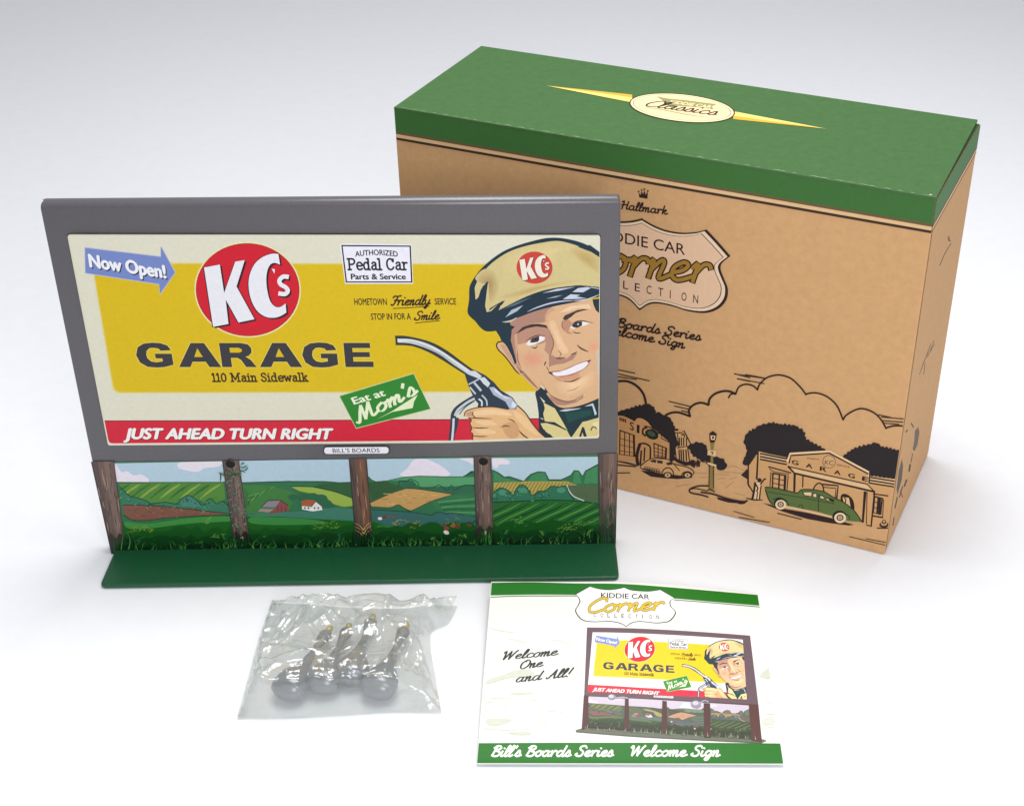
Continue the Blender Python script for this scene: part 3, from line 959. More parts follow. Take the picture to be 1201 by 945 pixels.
def kc_badge(A, T, red=RED, white=(238, 236, 242), rim=True, w=1.0):
    c = T((555, 470))[0]
    rx = T((1030, 470))[0][0] - c[0]
    ry = T((555, 894))[0][1] - c[1]
    if rim:
        A.ell(c[0], c[1], rx * 1.035, ry * 1.04, (244, 226, 168), rot=.06, n=56); A.ell(c[0], c[1], rx * 1.008, ry * 1.01, (60, 20, 26), rot=.06, n=56)
    A.ell(c[0], c[1], rx, ry, red, rot=.06, n=56)
    dk = (44, 20, 28)
    for pts in (KC_K, KC_C):
        for dx, dy in ((18, 14), (9, 7), (-8, 6)):
            A.fill(T(*[(x + dx, y + dy) for x, y in pts]), dk)
        P = T(*pts)
        A.stroke(P + P[:1], 1.2 * w, dk, smooth=False)
    A.stroke(T(*[(x + 14, y + 14) for x, y in KC_S]), 5.4 * w, dk); A.stroke(T(*KC_S), 5.0 * w, white); A.fill(T(*KC_A), white)
    for pts in (KC_K, KC_C):
        A.fill(T(*pts), white)


def block_letter(ch):
    """Heavy extended capitals in a unit box, as polygons (holes cut by overpainting)."""
    if ch == 'A':
        return [[(0, 0), (.36, 1), (.68, 1), (1.0, 0), (.72, 0), (.65, .22), (.34, .22), (.27, 0)]], [[(.40, .42), (.50, .78), (.60, .42)]]
    if ch == 'R':
        return [[(0, 0), (0, 1), (.62, 1), (.82, .94), (.9, .78), (.89, .6), (.8, .47), (.7, .43), (.84, .3), (.98, 0), (.68, 0), (.56, .3), (.46, .38), (.28, .38), (.28, 0)]], [[(.28, .6), (.28, .8), (.54, .8), (.62, .74), (.62, .65), (.54, .6)]]
    if ch == 'E':
        return [[(0, 0), (0, 1), (.94, 1), (.94, .78), (.3, .78), (.3, .62), (.9, .62), (.9, .41), (.3, .41), (.3, .23), (1, .23), (1, 0)]], []
    if ch == 'G':
        outer = [(.98, .7), (.9, .9), (.72, 1.0), (.5, 1.02), (.26, .98), (.08, .83), (0, .5), (.07, .19), (.26, .01), (.5, -.02), (.72, 0), (.98, .1), (.98, .56), (.52, .56), (.52, .36), (.7, .36), (.7, .24), (.52, .2), (.38, .24), (.3, .36), (.28, .5), (.31, .68), (.4, .79), (.52, .8), (.64, .77), (.69, .68)]
        return [outer], []


def poster_art(A, skip_text=False):
    z1, z3, z4, z5, z6, z7 = Z(40, 220, 4.975), Z(380, 270, 6.672), Z(530, 260, 5.69), Z(520, 390, 5.432), Z(90, 400, 5.432), Z(300, 400, 5.432)
    f1, f2, f3, nz, kc = Z(560, 270, 7.5), Z(580, 350, 9.238), Z(580, 420, 9.238), Z(455, 385, 7.267), Z(220, 280, 7.871)
    # grounds
    A.fill([(60, 262), (720, 262), (720, 530), (110, 535)], CRM)
    for d, c in ((2.0, (226, 216, 158)), (1.0, (224, 204, 98)), (0, YEL)):
        A.fill(rounded([(109 - d, 309.5 - d), (720, 311 - d), (720, 458 + d), (134.5 - d, 459.5 + d)], 9), c)
    A.fill([(100, 493.6), (330, 493.2), (531, 492), (720, 490), (720, 535), (100, 535)], (214, 34, 58))
    A.stroke([(100, 493.4), (330, 493), (531, 491.8), (720, 489.8)], 1.0, (120, 20, 36), smooth=False)
    # arrow with its greeting
    ar = z1((298, 352), (740, 405), (740, 345), (822, 495), (735, 618), (730, 562), (300, 497))
    A.stroke(ar + ar[:1], 2.0, (190, 190, 214), smooth=False); A.fill(ar, (120, 138, 198))
    for dx, dy, c in ((6, 7, (30, 28, 50)), (0, 0, (244, 244, 250))):
        A.text('Now Open!', *z1((328 + dx, 462 + dy), (770 + dx, 528 + dy)), 15.5, c, bold=0.05, shear=.05)
    kc_badge(A, kc)
    # extended lettering
    ch_px = [(z6((392, 165))[0], z6((625, 165))[0]), (z6((652, 165))[0], z6((922, 165))[0]), (z6((928, 165))[0], z6((1152, 165))[0]),
             (z7((26, 165))[0], z7((298, 165))[0]), (z7((304, 165))[0], z7((532, 165))[0]), (z7((572, 165))[0], z7((752, 165))[0])]
    for ch, (a, b) in zip('GARAGE', ch_px):
        solid, holes = block_letter(ch)
        ux, uy = A.home.updir(*a)
        H = 28.6
        T = lambda p: (a[0] + (b[0] - a[0]) * p[0] + ux * H * p[1], a[1] + (b[1] - a[1]) * p[0] + uy * H * p[1])
        for s_ in solid:
            A.stroke([T(p) for p in s_ + s_[:1]], 1.6, (236, 214, 100), smooth=False)
        for s_ in solid:
            A.fill([T(p) for p in s_], (58, 56, 60))
        for s_ in holes:
            A.fill([T(p) for p in s_], YEL)
    A.script('110 Main Sidewalk', (249.4, 447.2), (362.4, 446.8), 9.4, (62, 42, 20), w=.2, shear=0, face=SLAB)
    # small placard
    pq = z3((135, 115), (680, 120), (693, 410), (170, 410))
    A.stroke(pq + pq[:1], 3.0, (240, 240, 246), smooth=False); A.fill(pq, (34, 32, 40)); A.fill(z3((147, 126), (669, 130), (681, 400), (180, 400)), (240, 238, 248))
    DK = (28, 26, 34)
    A.text('AUTHORIZED', *z3((246, 208), (578, 208)), 6.4, DK, bold=0.026, arch=.32)
    A.script('Pedal Car', *z3((190, 308), (660, 308)), 12.6, DK, w=.17, shear=0, face=SLAB)
    A.text('Parts & Service', *z3((214, 384), (640, 384)), 6.6, DK, bold=0.036)
    DB = (54, 30, 12)
    A.text('HOMETOWN', *z3((240, 584), (492, 584)), 7.6, DB, bold=0.024); A.text('SERVICE', *z3((868, 581), (1034, 581)), 7.4, DB, bold=0.024)
    A.script('Friendly', *z3((522, 588), (826, 582)), 6.0, DB, w=.3, shear=.35); A.stroke(z3((540, 612), (690, 604), (825, 594)), .9, DB)
    A.text('STOP IN FOR A', *z3((370, 700), (680, 697)), 7.4, DB, bold=0.024)
    A.script('Smile', *z3((704, 704), (900, 696)), 5.4, DB, w=.3, shear=.35); A.stroke(z3((714, 726), (806, 716), (905, 708)), .9, DB)
    # strip lettering
    for dx, dy, c in ((.8, .9, (110, 14, 28)), (0, 0, (246, 244, 240))):
        A.text('JUST AHEAD TURN RIGHT', (146.5 + dx, 514.3 + dy), (387.5 + dx, 514.6 + dy), 12.4, c, bold=0.055, shear=.40)
    # ---- attendant: neck, shirt, scarf
    A.fill(f3((440, 380), (470, 310), (560, 330), (640, 480), (1140, 440), (1140, 860), (560, 860), (480, 780), (478, 600), (462, 480)), NAVY)
    A.fill(f3((530, 480), (660, 545), (790, 780), (650, 690), (545, 685), (528, 600), (545, 540)), (224, 208, 146))
    A.fill(f3((498, 705), (560, 700), (640, 722), (700, 742), (785, 782), (825, 855), (640, 858), (600, 830), (535, 775)), (222, 206, 142))
    A.fill(f3((838, 850), (952, 690), (1140, 640), (1140, 860)), (220, 204, 140)); A.fill(f3((1060, 700), (1140, 680), (1140, 760), (1100, 790)), (234, 222, 168))
    A.fill(f3((655, 545), (760, 545), (900, 530), (1060, 480), (1140, 450), (1140, 636), (1000, 680), (940, 690), (830, 832), (770, 740)), (22, 52, 60))
    A.fill(f3((700, 570), (760, 552), (940, 540), (900, 552), (770, 575)), (206, 212, 220)); A.fill(f3((972, 522), (1068, 486), (1108, 600), (1088, 620), (1058, 512)), (204, 212, 222)); A.fill(f3((760, 590), (1040, 560), (1060, 610), (900, 660), (800, 700)), (24, 74, 70))
    A.stroke(f3((520, 682), (640, 712), (770, 772)), 1.6, NAVY); A.stroke(f3((600, 688), (660, 730)), 1.2, NAVY, taper='both'); A.stroke(f3((535, 775), (560, 812), (600, 830), (625, 860)), 1.6, NAVY)
    A.fill(f3((915, 852), (950, 740), (972, 752), (1002, 852), (968, 852), (952, 800), (940, 852)), NAVY); A.stroke(f3((1045, 780), (1060, 748), (1090, 745), (1105, 770)), 1.4, (96, 78, 50))
    A.fill(f3((490, 415), (550, 470), (530, 480)), (226, 220, 190)); A.fill(f3((485, 640), (530, 655), (525, 665)), (226, 220, 190))
    # neck and face
    A.fill(f3((560, 380), (640, 350), (900, 420), (1140, 330), (1140, 432), (1000, 492), (860, 532), (740, 542), (665, 512), (610, 450)), SKIN)
    A.fill(f3((585, 400), (640, 430), (780, 470), (900, 450), (965, 392), (960, 430), (880, 480), (760, 510), (680, 505), (620, 460)), SKIN_D)
    skin = f2((165, 260), (240, 215), (360, 150), (480, 105), (620, 65), (760, 40), (900, 25), (1062, 18), (1065, 60), (1100, 130), (1145, 170), (1145, 980)) + \
        f3((1140, 340), (1040, 372), (960, 390), (880, 452), (780, 470), (680, 442), (600, 392), (535, 300), (470, 310), (380, 225), (325, 178)) + \
        f2((290, 825), (240, 790), (200, 740), (150, 670), (100, 610), (45, 560), (22, 510), (38, 476), (75, 468), (110, 490), (150, 450))
    A.fill(skin, SKIN)
    A.stroke(f2((75, 468), (38, 474), (22, 508), (42, 556), (100, 612), (150, 672), (200, 742), (240, 792), (290, 825), (328, 830), (372, 872), (430, 935)) + f3((470, 320), (540, 385)), 1.5, BRN)
    # modelling tones painted by the illustrator
    A.fill(f2((165, 262), (240, 218), (360, 155), (480, 110), (620, 70), (640, 110), (560, 180), (560, 260), (400, 270), (290, 320), (220, 400), (240, 560), (260, 760), (340, 850), (470, 975), (400, 890), (300, 780), (230, 700), (180, 560), (175, 400)), SKIN_D)
    for w_, c_ in ((5.0, (224, 176, 134)), (2.6, (211, 163, 129))):
        A.stroke(f2((640, 110), (560, 180), (555, 250)), w_, c_); A.stroke(f2((220, 400), (240, 560), (262, 760), (345, 850), (470, 975)), w_, c_)
    A.fill(f2((165, 262), (240, 218), (360, 155), (480, 110), (610, 80), (545, 180), (545, 255), (400, 266), (285, 318), (212, 400), (228, 560), (245, 750), (330, 850), (440, 960), (400, 890), (300, 780), (230, 700), (180, 560), (175, 400)), SKIN_D)
    A.soft(f2((180, 280), (300, 215), (470, 150), (530, 190), (500, 240), (360, 260), (230, 320)), (178, 134, 118), SKIN_D)
    A.fill(f2((240, 390), (300, 320), (400, 285), (560, 300), (600, 350), (640, 480), (625, 560), (600, 620), (540, 560), (560, 470), (480, 500), (330, 480), (250, 500)), (190, 142, 120))
    A.fill(f2((735, 240), (790, 215), (840, 260), (800, 350), (850, 385), (790, 380), (740, 330)), (196, 142, 116))
    A.fill(f2((590, 600), (640, 620), (700, 660), (780, 650), (830, 610), (900, 590), (850, 660), (760, 700), (640, 720), (590, 740)), SKIN_D)
    A.soft(f2((270, 650), (320, 570), (440, 560), (560, 620), (540, 700), (420, 760), (310, 730)), PINK, SKIN); A.soft(f2((1010, 520), (1060, 460), (1130, 480), (1130, 570), (1060, 590)), (234, 164, 128), SKIN)
    A.fill(f2((590, 270), (640, 240), (690, 330), (740, 450), (800, 560), (760, 600), (700, 560), (650, 430)), (238, 194, 150), smooth=True); A.soft(f2((620, 290), (670, 340), (730, 470), (780, 560), (740, 575), (690, 500), (640, 380)), SKIN_L, (238, 194, 150))
    A.fill(f2((700, 150), (820, 80), (1020, 60), (1050, 110), (900, 105), (800, 140)), SKIN_L); A.soft(f2((660, 920), (760, 900), (900, 890), (1000, 810), (1090, 790), (1080, 900), (970, 1000), (800, 1060), (690, 1010)), (246, 208, 162), SKIN)
    A.fill(f2((1095, 560), (1145, 540), (1145, 900), (1120, 860)), (216, 190, 170)); A.fill(f2((60, 500), (110, 500), (170, 600), (220, 720), (240, 780), (190, 700), (120, 600)), (204, 160, 130))
    # hair, ear, brows
    A.fill(f2((-120, 225), (80, 262), (168, 258), (186, 360), (176, 450), (205, 560), (240, 690), (222, 715), (185, 615), (140, 530), (112, 490), (75, 462), (60, 420), (15, 350), (-110, 330)), NAVY)
    A.fill(f2((1062, 10), (1150, 0), (1150, 172), (1100, 130), (1072, 66)), NAVY)
    A.stroke(f2((270, 770), (290, 800), (310, 790)), 1.2, BRN, taper='both')
    A.fill(f2((230, 386), (300, 312), (400, 276), (480, 274), (560, 288), (582, 325), (540, 312), (450, 302), (350, 322)), (62, 46, 46)); A.fill(f2((738, 220), (762, 182), (820, 158), (900, 125), (960, 114), (1022, 120), (960, 131), (880, 156), (832, 198), (770, 238)), (66, 52, 50))
    # eyes
    A.fill(f2((340, 492), (370, 455), (430, 440), (500, 405), (548, 420), (540, 448), (500, 468), (430, 500), (370, 510)), (240, 236, 234)); A.fill(f2((382, 472), (405, 432), (480, 405), (488, 440), (470, 468), (410, 478)), (64, 52, 60)); A.fill(f2((430, 440), (455, 430), (452, 450)), (20, 20, 28))
    A.stroke(f2((335, 462), (400, 424), (470, 398), (552, 404)), 1.1, BRN, taper='both'); A.stroke(f2((400, 525), (440, 536), (470, 510)), 1.2, BRN, taper='both'); A.ell(*f2((495, 432))[0], 1.2, 1.8, (252, 252, 252), n=10)
    A.fill(f2((818, 322), (850, 285), (950, 250), (1035, 266), (980, 292), (930, 302), (860, 328)), (240, 236, 234)); A.fill(f2((835, 290), (880, 252), (948, 248), (948, 292), (895, 318), (850, 310)), (52, 46, 50)); A.ell(*f2((905, 278))[0], 1.0, 1.0, (232, 232, 236), n=10)
    A.stroke(f2((830, 282), (895, 246), (970, 243), (1080, 270)), 1.1, BRN, taper='both'); A.stroke(f2((842, 358), (890, 374), (938, 372)), 1.2, BRN, taper='both')
    # nose, cheeks, mouth
    A.stroke(f2((578, 330), (620, 410), (640, 490), (618, 570), (604, 620)), 1.5, (150, 104, 90), taper='both'); A.stroke(f2((735, 240), (732, 300), (760, 350)), 1.3, (150, 104, 88), taper='both'); A.stroke(f2((690, 560), (720, 600), (700, 636)), 1.2, (160, 112, 94), taper='both')
    A.stroke(f2((300, 780), (380, 880), (470, 975)), 2.4, (160, 114, 98), taper='both'); A.stroke(f2((560, 735), (575, 760), (590, 790)), 1.2, (150, 100, 84), taper='both'); A.stroke(f2((250, 560), (252, 660), (290, 760)), 1.6, (168, 122, 104), taper='both')
    A.stroke(f2((780, 1000), (860, 985), (920, 950)), 1.2, (196, 148, 118), taper='both'); A.stroke(f2((640, 850), (700, 880), (735, 893)), 1.0, (170, 120, 98), taper='both')
    A.stroke(f2((660, 640), (700, 648), (770, 640)), 2.0, (112, 72, 62), taper='both'); A.stroke(f2((828, 606), (862, 596), (895, 574)), 1.4, BRN, taper='both'); A.stroke(f2((540, 728), (548, 700), (562, 678)), 1.4, BRN, taper='both'); A.stroke(f2((892, 500), (945, 545), (1022, 576)), 2.0, (104, 62, 44), taper='both'); A.stroke(f2((605, 600), (602, 640), (590, 690)), 1.0, SKIN_D, taper='both')
    A.fill(f2((585, 795), (630, 785), (720, 780), (820, 740), (920, 695), (1010, 670), (1040, 680), (1010, 730), (930, 790), (840, 830), (730, 850), (640, 840)), (176, 112, 96))
    A.fill(f2((630, 800), (700, 792), (800, 758), (900, 712), (1004, 680), (1014, 704), (960, 760), (860, 806), (760, 832), (660, 836)), (246, 238, 244), smooth=True)
    A.stroke(f2((582, 795), (605, 806), (632, 826)), 2.0, (70, 40, 36), taper='both'); A.stroke(f2((1005, 695), (1025, 672), (1048, 668)), 1.4, BRN, taper='both'); A.stroke(f2((735, 893), (820, 898), (880, 878), (935, 848)), 1.4, BRN, taper='both'); A.fill(f2((660, 850), (780, 850), (900, 810), (930, 830), (870, 870), (760, 885)), (220, 156, 124)); A.stroke(f3((540, 310), (600, 392), (680, 440), (780, 468), (870, 450), (965, 385)), 1.2, (120, 82, 66), taper='both')
    A.stroke(f3((510, 265), (545, 300)), 1.2, BRN, taper='both'); A.fill(f3((500, 290), (545, 330), (540, 345), (505, 310)), (220, 220, 226)); A.stroke(f3((600, 450), (665, 512), (740, 541), (860, 531), (1000, 491), (1140, 432)), 1.0, BRN)
    # ---- cap
    A.fill(spline(z4((1010, 225), (930, 170), (860, 138), (780, 117), (700, 107), (620, 111), (520, 134), (420, 165), (340, 200), (260, 255), (190, 320), (140, 388), (117, 440), (115, 520), (104, 600), (125, 636), (155, 662), (185, 700), (230, 731), (300, 727)), 3) + z4((330, 790), (420, 700), (345, 672)) +
           spline(z4((345, 672), (440, 640), (560, 595), (700, 560), (830, 535), (1010, 495)), 3), NAVY)
    tan = spline(z4((1010, 250), (930, 205), (850, 165), (760, 137), (690, 128), (600, 140), (500, 160), (400, 192), (320, 236), (240, 300), (178, 380), (152, 440)), 3) + z4((158, 520), (176, 505), (205, 430), (242, 400), (232, 470), (222, 560), (232, 602), (262, 596), (310, 548), (345, 525), (325, 560), (312, 590)) + \
        spline(z4((312, 590), (400, 545), (500, 497), (600, 461), (700, 440), (800, 428), (860, 424), (1010, 438)), 3)
    A.fill(tan, CAP)
    A.soft(f1((-20, 420), (60, 340), (150, 370), (190, 470), (165, 590), (110, 640), (100, 540), (95, 450), (40, 470)), (180, 150, 98), CAP); A.soft(f1((800, 150), (960, 160), (1080, 250), (1080, 380), (980, 330), (880, 260)), (196, 166, 104), CAP); A.soft(f1((230, 260), (420, 150), (700, 116), (860, 150), (700, 190), (680, 330), (330, 420), (230, 360)), (232, 208, 150), CAP); A.soft(f1((160, 600), (320, 540), (600, 470), (900, 440), (640, 490), (340, 590)), (200, 170, 110), CAP)
    A.fill(f1((880, 145), (990, 130), (1085, 200), (1085, 245), (1000, 190)), NAVY); A.fill(f1((85, 450), (95, 455), (60, 560), (30, 640), (5, 600), (30, 520)), NAVY)
    A.stroke(f1((100, 700), (160, 660), (225, 620)), 2.2, NAVY, taper='end'); A.stroke(f1((160, 690), (210, 650), (240, 615)), 1.6, NAVY, taper='both')
    A.fill(f1((75, 700), (100, 600), (120, 640), (105, 700)), CAP)
    LAV = (206, 210, 226)
    A.fill(f1((570, 552), (700, 515), (860, 498), (720, 530)), LAV); A.fill(f1((605, 602), (680, 580), (748, 570), (690, 590)), (170, 182, 196)); A.fill(f1((835, 542), (885, 508), (965, 498), (1000, 505), (930, 545)), LAV); A.fill(f1((750, 606), (820, 562), (905, 568), (870, 582), (960, 598), (850, 604)), LAV)
    A.stroke(f1((215, 806), (270, 800), (310, 788), (345, 765)), 1.2, LAV, taper='both'); A.stroke(f1((438, 716), (520, 680), (640, 642), (760, 622), (850, 618)), 1.6, LAV, taper='both'); A.stroke(f1((840, 618), (960, 608), (1078, 562)), 1.4, LAV, taper='both'); A.fill(f1((245, 765), (300, 700), (402, 658), (350, 710)), (176, 190, 204)); A.fill(f1((225, 690), (330, 640), (480, 585), (330, 660)), (90, 112, 124))
    A.stroke(f1((1000, 500), (1075, 515)), .9, LAV)
    kc_badge(A, lambda *p: f1(*[(502 + (x - 555) * .333, 328 + (y - 470) * .333) for x, y in p]), red=(206, 66, 52), white=(244, 232, 214), rim=False, w=.36)
    # ---- nozzle and hand
    A.fill(spline(nz((60, 62), (150, 64), (280, 90), (400, 130), (520, 200), (640, 290), (735, 358)), 4) + spline(nz((665, 398), (560, 332), (440, 256), (330, 196), (200, 150), (66, 143)), 4), (52, 56, 48))
    A.fill(spline(nz((80, 88), (200, 93), (330, 128), (450, 188), (570, 268), (705, 362)), 4) + spline(nz((672, 382), (560, 308), (440, 222), (310, 162), (190, 127), (84, 120)), 4), (222, 224, 228))
    A.stroke(nz((120, 112), (220, 120), (330, 158), (450, 218), (560, 295), (670, 372)), 1.2, (150, 158, 166), taper='both')
    A.fill(nz((655, 395), (735, 352), (832, 400), (905, 460), (960, 525), (1062, 588), (1106, 655), (1090, 690), (1020, 690), (760, 690), (770, 640), (735, 600), (690, 500)), (40, 56, 72))
    for pts, c in ((((672, 385), (705, 362), (745, 362), (802, 408), (775, 428), (705, 400)), (214, 218, 226)), (((778, 424), (822, 414), (872, 468), (852, 502), (812, 470)), (214, 220, 226)), (((862, 502), (902, 498), (980, 566), (1050, 588), (1102, 652), (1082, 686), (1040, 688), (1000, 622), (900, 566)), (180, 186, 206)),
                   (((905, 505), (980, 572), (1045, 600), (1000, 596), (915, 540)), (222, 226, 236)), (((1060, 620), (1098, 652), (1078, 676), (1050, 668)), (222, 226, 236))):
        A.fill(nz(*pts), c)
    for a, b, w in (((690, 476), (782, 428), 1.6), ((738, 465), (792, 528), 2.6), ((700, 502), (745, 556), 2.0)):
        A.stroke(nz(a, b), w, (196, 204, 212), smooth=False)
    A.stroke(nz((758, 590), (798, 620), (800, 658)), 2.0, (214, 220, 226)); A.stroke(nz((802, 570), (838, 610), (845, 655)), 1.8, (190, 198, 206))
    A.stroke(nz((770, 575), (690, 618), (600, 678), (562, 730), (556, 800), (540, 960)), 6.6, (48, 58, 74)); A.stroke(nz((735, 600), (680, 628), (600, 690), (572, 740)), 2.8, (200, 208, 216)); A.stroke(nz((560, 770), (556, 850), (546, 960)), 2.6, (214, 218, 226)); A.stroke(nz((590, 760), (582, 850), (572, 900)), 4.2, (48, 58, 74), taper='end')
    A.stroke(nz((735, 620), (660, 670), (610, 730)), 1.0, (48, 58, 74))
    hand = nz((650, 745), (660, 712), (700, 690), (780, 672), (900, 668), (1020, 688), (1090, 692), (1105, 650)) + f3((258, 520), (335, 592), (400, 690), (480, 790), (560, 862)) + [(640, 530), (556, 530)] + nz((722, 960), (724, 900), (704, 880), (716, 848), (700, 810), (712, 778), (686, 762))
    A.fill(hand, (234, 186, 132)); A.stroke(hand[:6], 1.1, BRN); A.stroke(f3((250, 512), (335, 592), (400, 690), (480, 790), (560, 862)), 1.4, BRN); A.stroke(nz((686, 762), (712, 778), (700, 810), (716, 848), (704, 880), (724, 900), (722, 960)), 1.0, BRN)
    A.fill(nz((700, 715), (840, 690), (980, 700), (1060, 740), (900, 735), (720, 745)), (244, 206, 158), smooth=True); A.fill(nz((740, 790), (860, 785), (930, 820), (820, 825)), (242, 202, 152), smooth=True); A.fill(nz((740, 860), (860, 855), (920, 890), (800, 900)), (242, 202, 152), smooth=True); A.fill(f3((200, 560), (330, 640), (480, 830), (400, 800), (260, 680)), (242, 200, 150), smooth=True)
    A.fill(nz((980, 820), (1090, 800), (1120, 900), (1060, 940), (1000, 900)), (214, 162, 116), smooth=True); A.fill(nz((668, 720), (730, 705), (715, 745), (680, 748)), (206, 156, 122), smooth=True)
    for pts in (((690, 760), (760, 764), (895, 768)), ((718, 842), (780, 848), (860, 846)), ((712, 912), (780, 920), (850, 918)), ((960, 842), (1000, 828), (1042, 836)), ((1020, 770), (1060, 782), (1085, 805)), ((720, 712), (725, 740), (750, 762))):
        A.stroke(nz(*pts), 1.2, BRN, taper='both')
    A.stroke(f3((265, 780), (310, 830), (385, 880)), 1.6, BRN, taper='both')
    # small green placard
    gq = z7((535, 350), (1005, 208), (1112, 430), (640, 552))
    A.stroke(gq + gq[:1], 1.8, (206, 220, 160), smooth=False); A.fill(gq, (44, 134, 44))
    upv = (z7((0, 0))[0][0] - z7((105, 202))[0][0], z7((0, 0))[0][1] - z7((105, 202))[0][1])
    ul = math.hypot(*upv)
    A.text('Eat at', *z7((628, 402), (828, 345)), 8.6, (240, 244, 214), bold=0.03, up=(upv[0] / ul * 8.6, upv[1] / ul * 8.6))
    A.script("Mom's", *z7((655, 520), (1030, 330)), 10.2, (236, 242, 204), w=.3, shear=.15, up=(upv[0] / ul * 9.0, upv[1] / ul * 9.0), pen=nib)
    A.fill(z7((775, 495), (860, 450), (1032, 340), (1008, 385), (1000, 425), (870, 450)), (232, 240, 198))




def landscape_art(A, blades=True):
    l1, l2, l3, l4 = Z(90, 520, 5.25), Z(260, 520, 5.25), Z(400, 520, 5.25), Z(540, 520, 5.25)
    OUT = (24, 60, 44)
    A.fill([(105, 530), (735, 520), (735, 660), (115, 665)], (184, 208, 222))
    # cumulus
    for cl in (l1((240, 130), (275, 175), (310, 170), (350, 195), (400, 190), (440, 235), (235, 245)), l1((625, 150), (650, 112), (880, 108), (890, 130), (850, 145), (790, 150), (740, 175), (680, 165)),
               l3((375, 200), (410, 150), (450, 100), (520, 95), (560, 110), (620, 140), (660, 200)), l3((730, 92), (815, 90), (815, 130), (780, 110)), l4((200, 92), (290, 100), (300, 125), (240, 130), (225, 150), (200, 140))):
        A.fill(cl, (236, 226, 238), smooth=True)
    # far line of hills and everything under it
    hor = l1((200, 238), (440, 239), (900, 238)) + l2((130, 240), (400, 232), (640, 233), (720, 240), (790, 238)) + l3((165, 200), (190, 225), (215, 235), (280, 230), (380, 208), (480, 200), (640, 204), (750, 204), (820, 170)) + \
        l4((60, 172), (200, 163), (235, 180), (270, 206), (300, 202), (390, 232), (410, 210), (435, 188), (480, 173), (522, 176), (545, 222), (620, 222), (680, 195), (700, 165), (728, 168), (752, 200), (770, 168), (845, 128), (980, 120))
    hill = hor + [(735, 660), (110, 665)]
    A.fill(hill, (52, 116, 76)); A.stroke(hor, 1.0, OUT, smooth=False)
    # first bay
    A.fill(l1((255, 245), (440, 241), (905, 240), (915, 340), (860, 372), (790, 360), (700, 330), (640, 350), (600, 372), (450, 362), (330, 322), (275, 268)), (84, 138, 58))
    for i in range(10):
        x = 330 + i * 62
        A.stroke(l1((x, 248), (x - 60, 285), (x - 130, 340)), 2.6, (146, 172, 72) if i % 2 else (52, 108, 44), taper='both', layer=False)
    A.k += 1
    tb1 = l1((270, 272), (325, 320), (380, 335), (440, 357), (452, 372), (540, 360), (620, 370), (640, 340), (690, 318), (738, 345), (775, 385), (800, 350), (828, 338), (860, 368), (900, 355), (945, 400), (945, 440), (700, 405), (480, 382), (280, 378))
    A.fill(tb1, (58, 122, 94)); A.stroke(tb1[:17], .9, OUT)
    A.fill(l1((630, 365), (690, 322), (740, 350), (770, 390), (640, 385)), (70, 134, 118))
    A.fill(l1((285, 378), (480, 382), (700, 405), (945, 432), (700, 446), (560, 456), (420, 472), (330, 466), (288, 430)), (132, 86, 70)); A.stroke(l1((285, 377), (480, 381), (700, 404), (945, 431)), .9, (50, 40, 36)); A.stroke(l1((290, 440), (340, 468), (420, 473), (560, 457), (700, 447), (945, 440)), .9, (30, 60, 36))
    for i in range(26):
        x = rr(300, 800); y = rr(392, 450)
        A.stroke(l1((x, y), (x + rr(8, 22), y + rr(-6, 3))), .8, (158, 110, 88) if i % 2 else (104, 62, 54), layer=False, smooth=False)
    A.k += 1
    # second bay
    A.fill(l2((120, 255), (300, 258), (440, 300), (480, 320), (440, 350), (420, 400), (250, 430), (140, 430)), (66, 128, 62))
    for i in range(6):
        A.stroke(l2((330 - i * 26, 262 + i * 10), (250 - i * 16, 300 + i * 12), (160, 325 + i * 12)), 1.6, (42, 100, 48) if i % 2 else (104, 156, 76), taper='both', layer=False)
    A.k += 1
    A.fill(l2((600, 250), (720, 238), (795, 240), (800, 335), (700, 300), (560, 268)), (54, 96, 60))
    A.fill(l2((425, 265), (560, 268), (700, 298), (800, 335), (812, 382), (750, 390), (690, 372), (620, 322), (480, 292)), (156, 182, 78)); A.stroke(l2((425, 264), (560, 266), (700, 297), (800, 333)), .9, OUT); A.stroke(l2((440, 280), (480, 295), (620, 325), (690, 374), (760, 392), (812, 396)), .9, (80, 100, 40))
    for cx_, cy_, r_ in ((500, 330, 30), (560, 330, 34), (610, 340, 36), (640, 370, 34), (440, 330, 26), (660, 380, 26)):
        A.ell(*l2((cx_, cy_))[0], r_ / 5.25 * 1.2, r_ / 5.25 * .8, (46, 104, 72), n=18)
    A.fill(l2((130, 440), (300, 425), (520, 415), (640, 398), (720, 392), (822, 402), (826, 475), (560, 462), (130, 452)), (68, 128, 108))
    A.fill(l2((245, 388), (285, 350), (362, 348), (332, 392)), (146, 132, 146)); A.fill(l2((222, 415), (242, 400), (322, 404), (292, 423)), (168, 140, 146)); A.fill(l2((332, 392), (362, 350), (408, 378), (416, 412), (300, 432), (292, 424), (322, 405)), (142, 76, 74)); A.stroke(l2((245, 388), (285, 350), (362, 348), (410, 380)), .9, (60, 40, 44), smooth=False)
    for x in (345, 368, 392):
        A.stroke(l2((x, 385), (x, 418)), .7, (92, 44, 46), layer=False)
    A.k += 1
    A.fill(l2((488, 356), (520, 344), (578, 350), (552, 386), (495, 382)), (176, 92, 60)); A.fill(l2((495, 384), (552, 388), (580, 358), (616, 384), (620, 408), (560, 416), (495, 404)), (240, 238, 236)); A.stroke(l2((552, 388), (580, 356), (618, 386)), 1.0, (120, 70, 50), smooth=False)
    for x in (508, 530, 568, 590):
        A.fill(l2((x, 390), (x + 9, 390), (x + 9, 402), (x, 402)), (70, 80, 90))
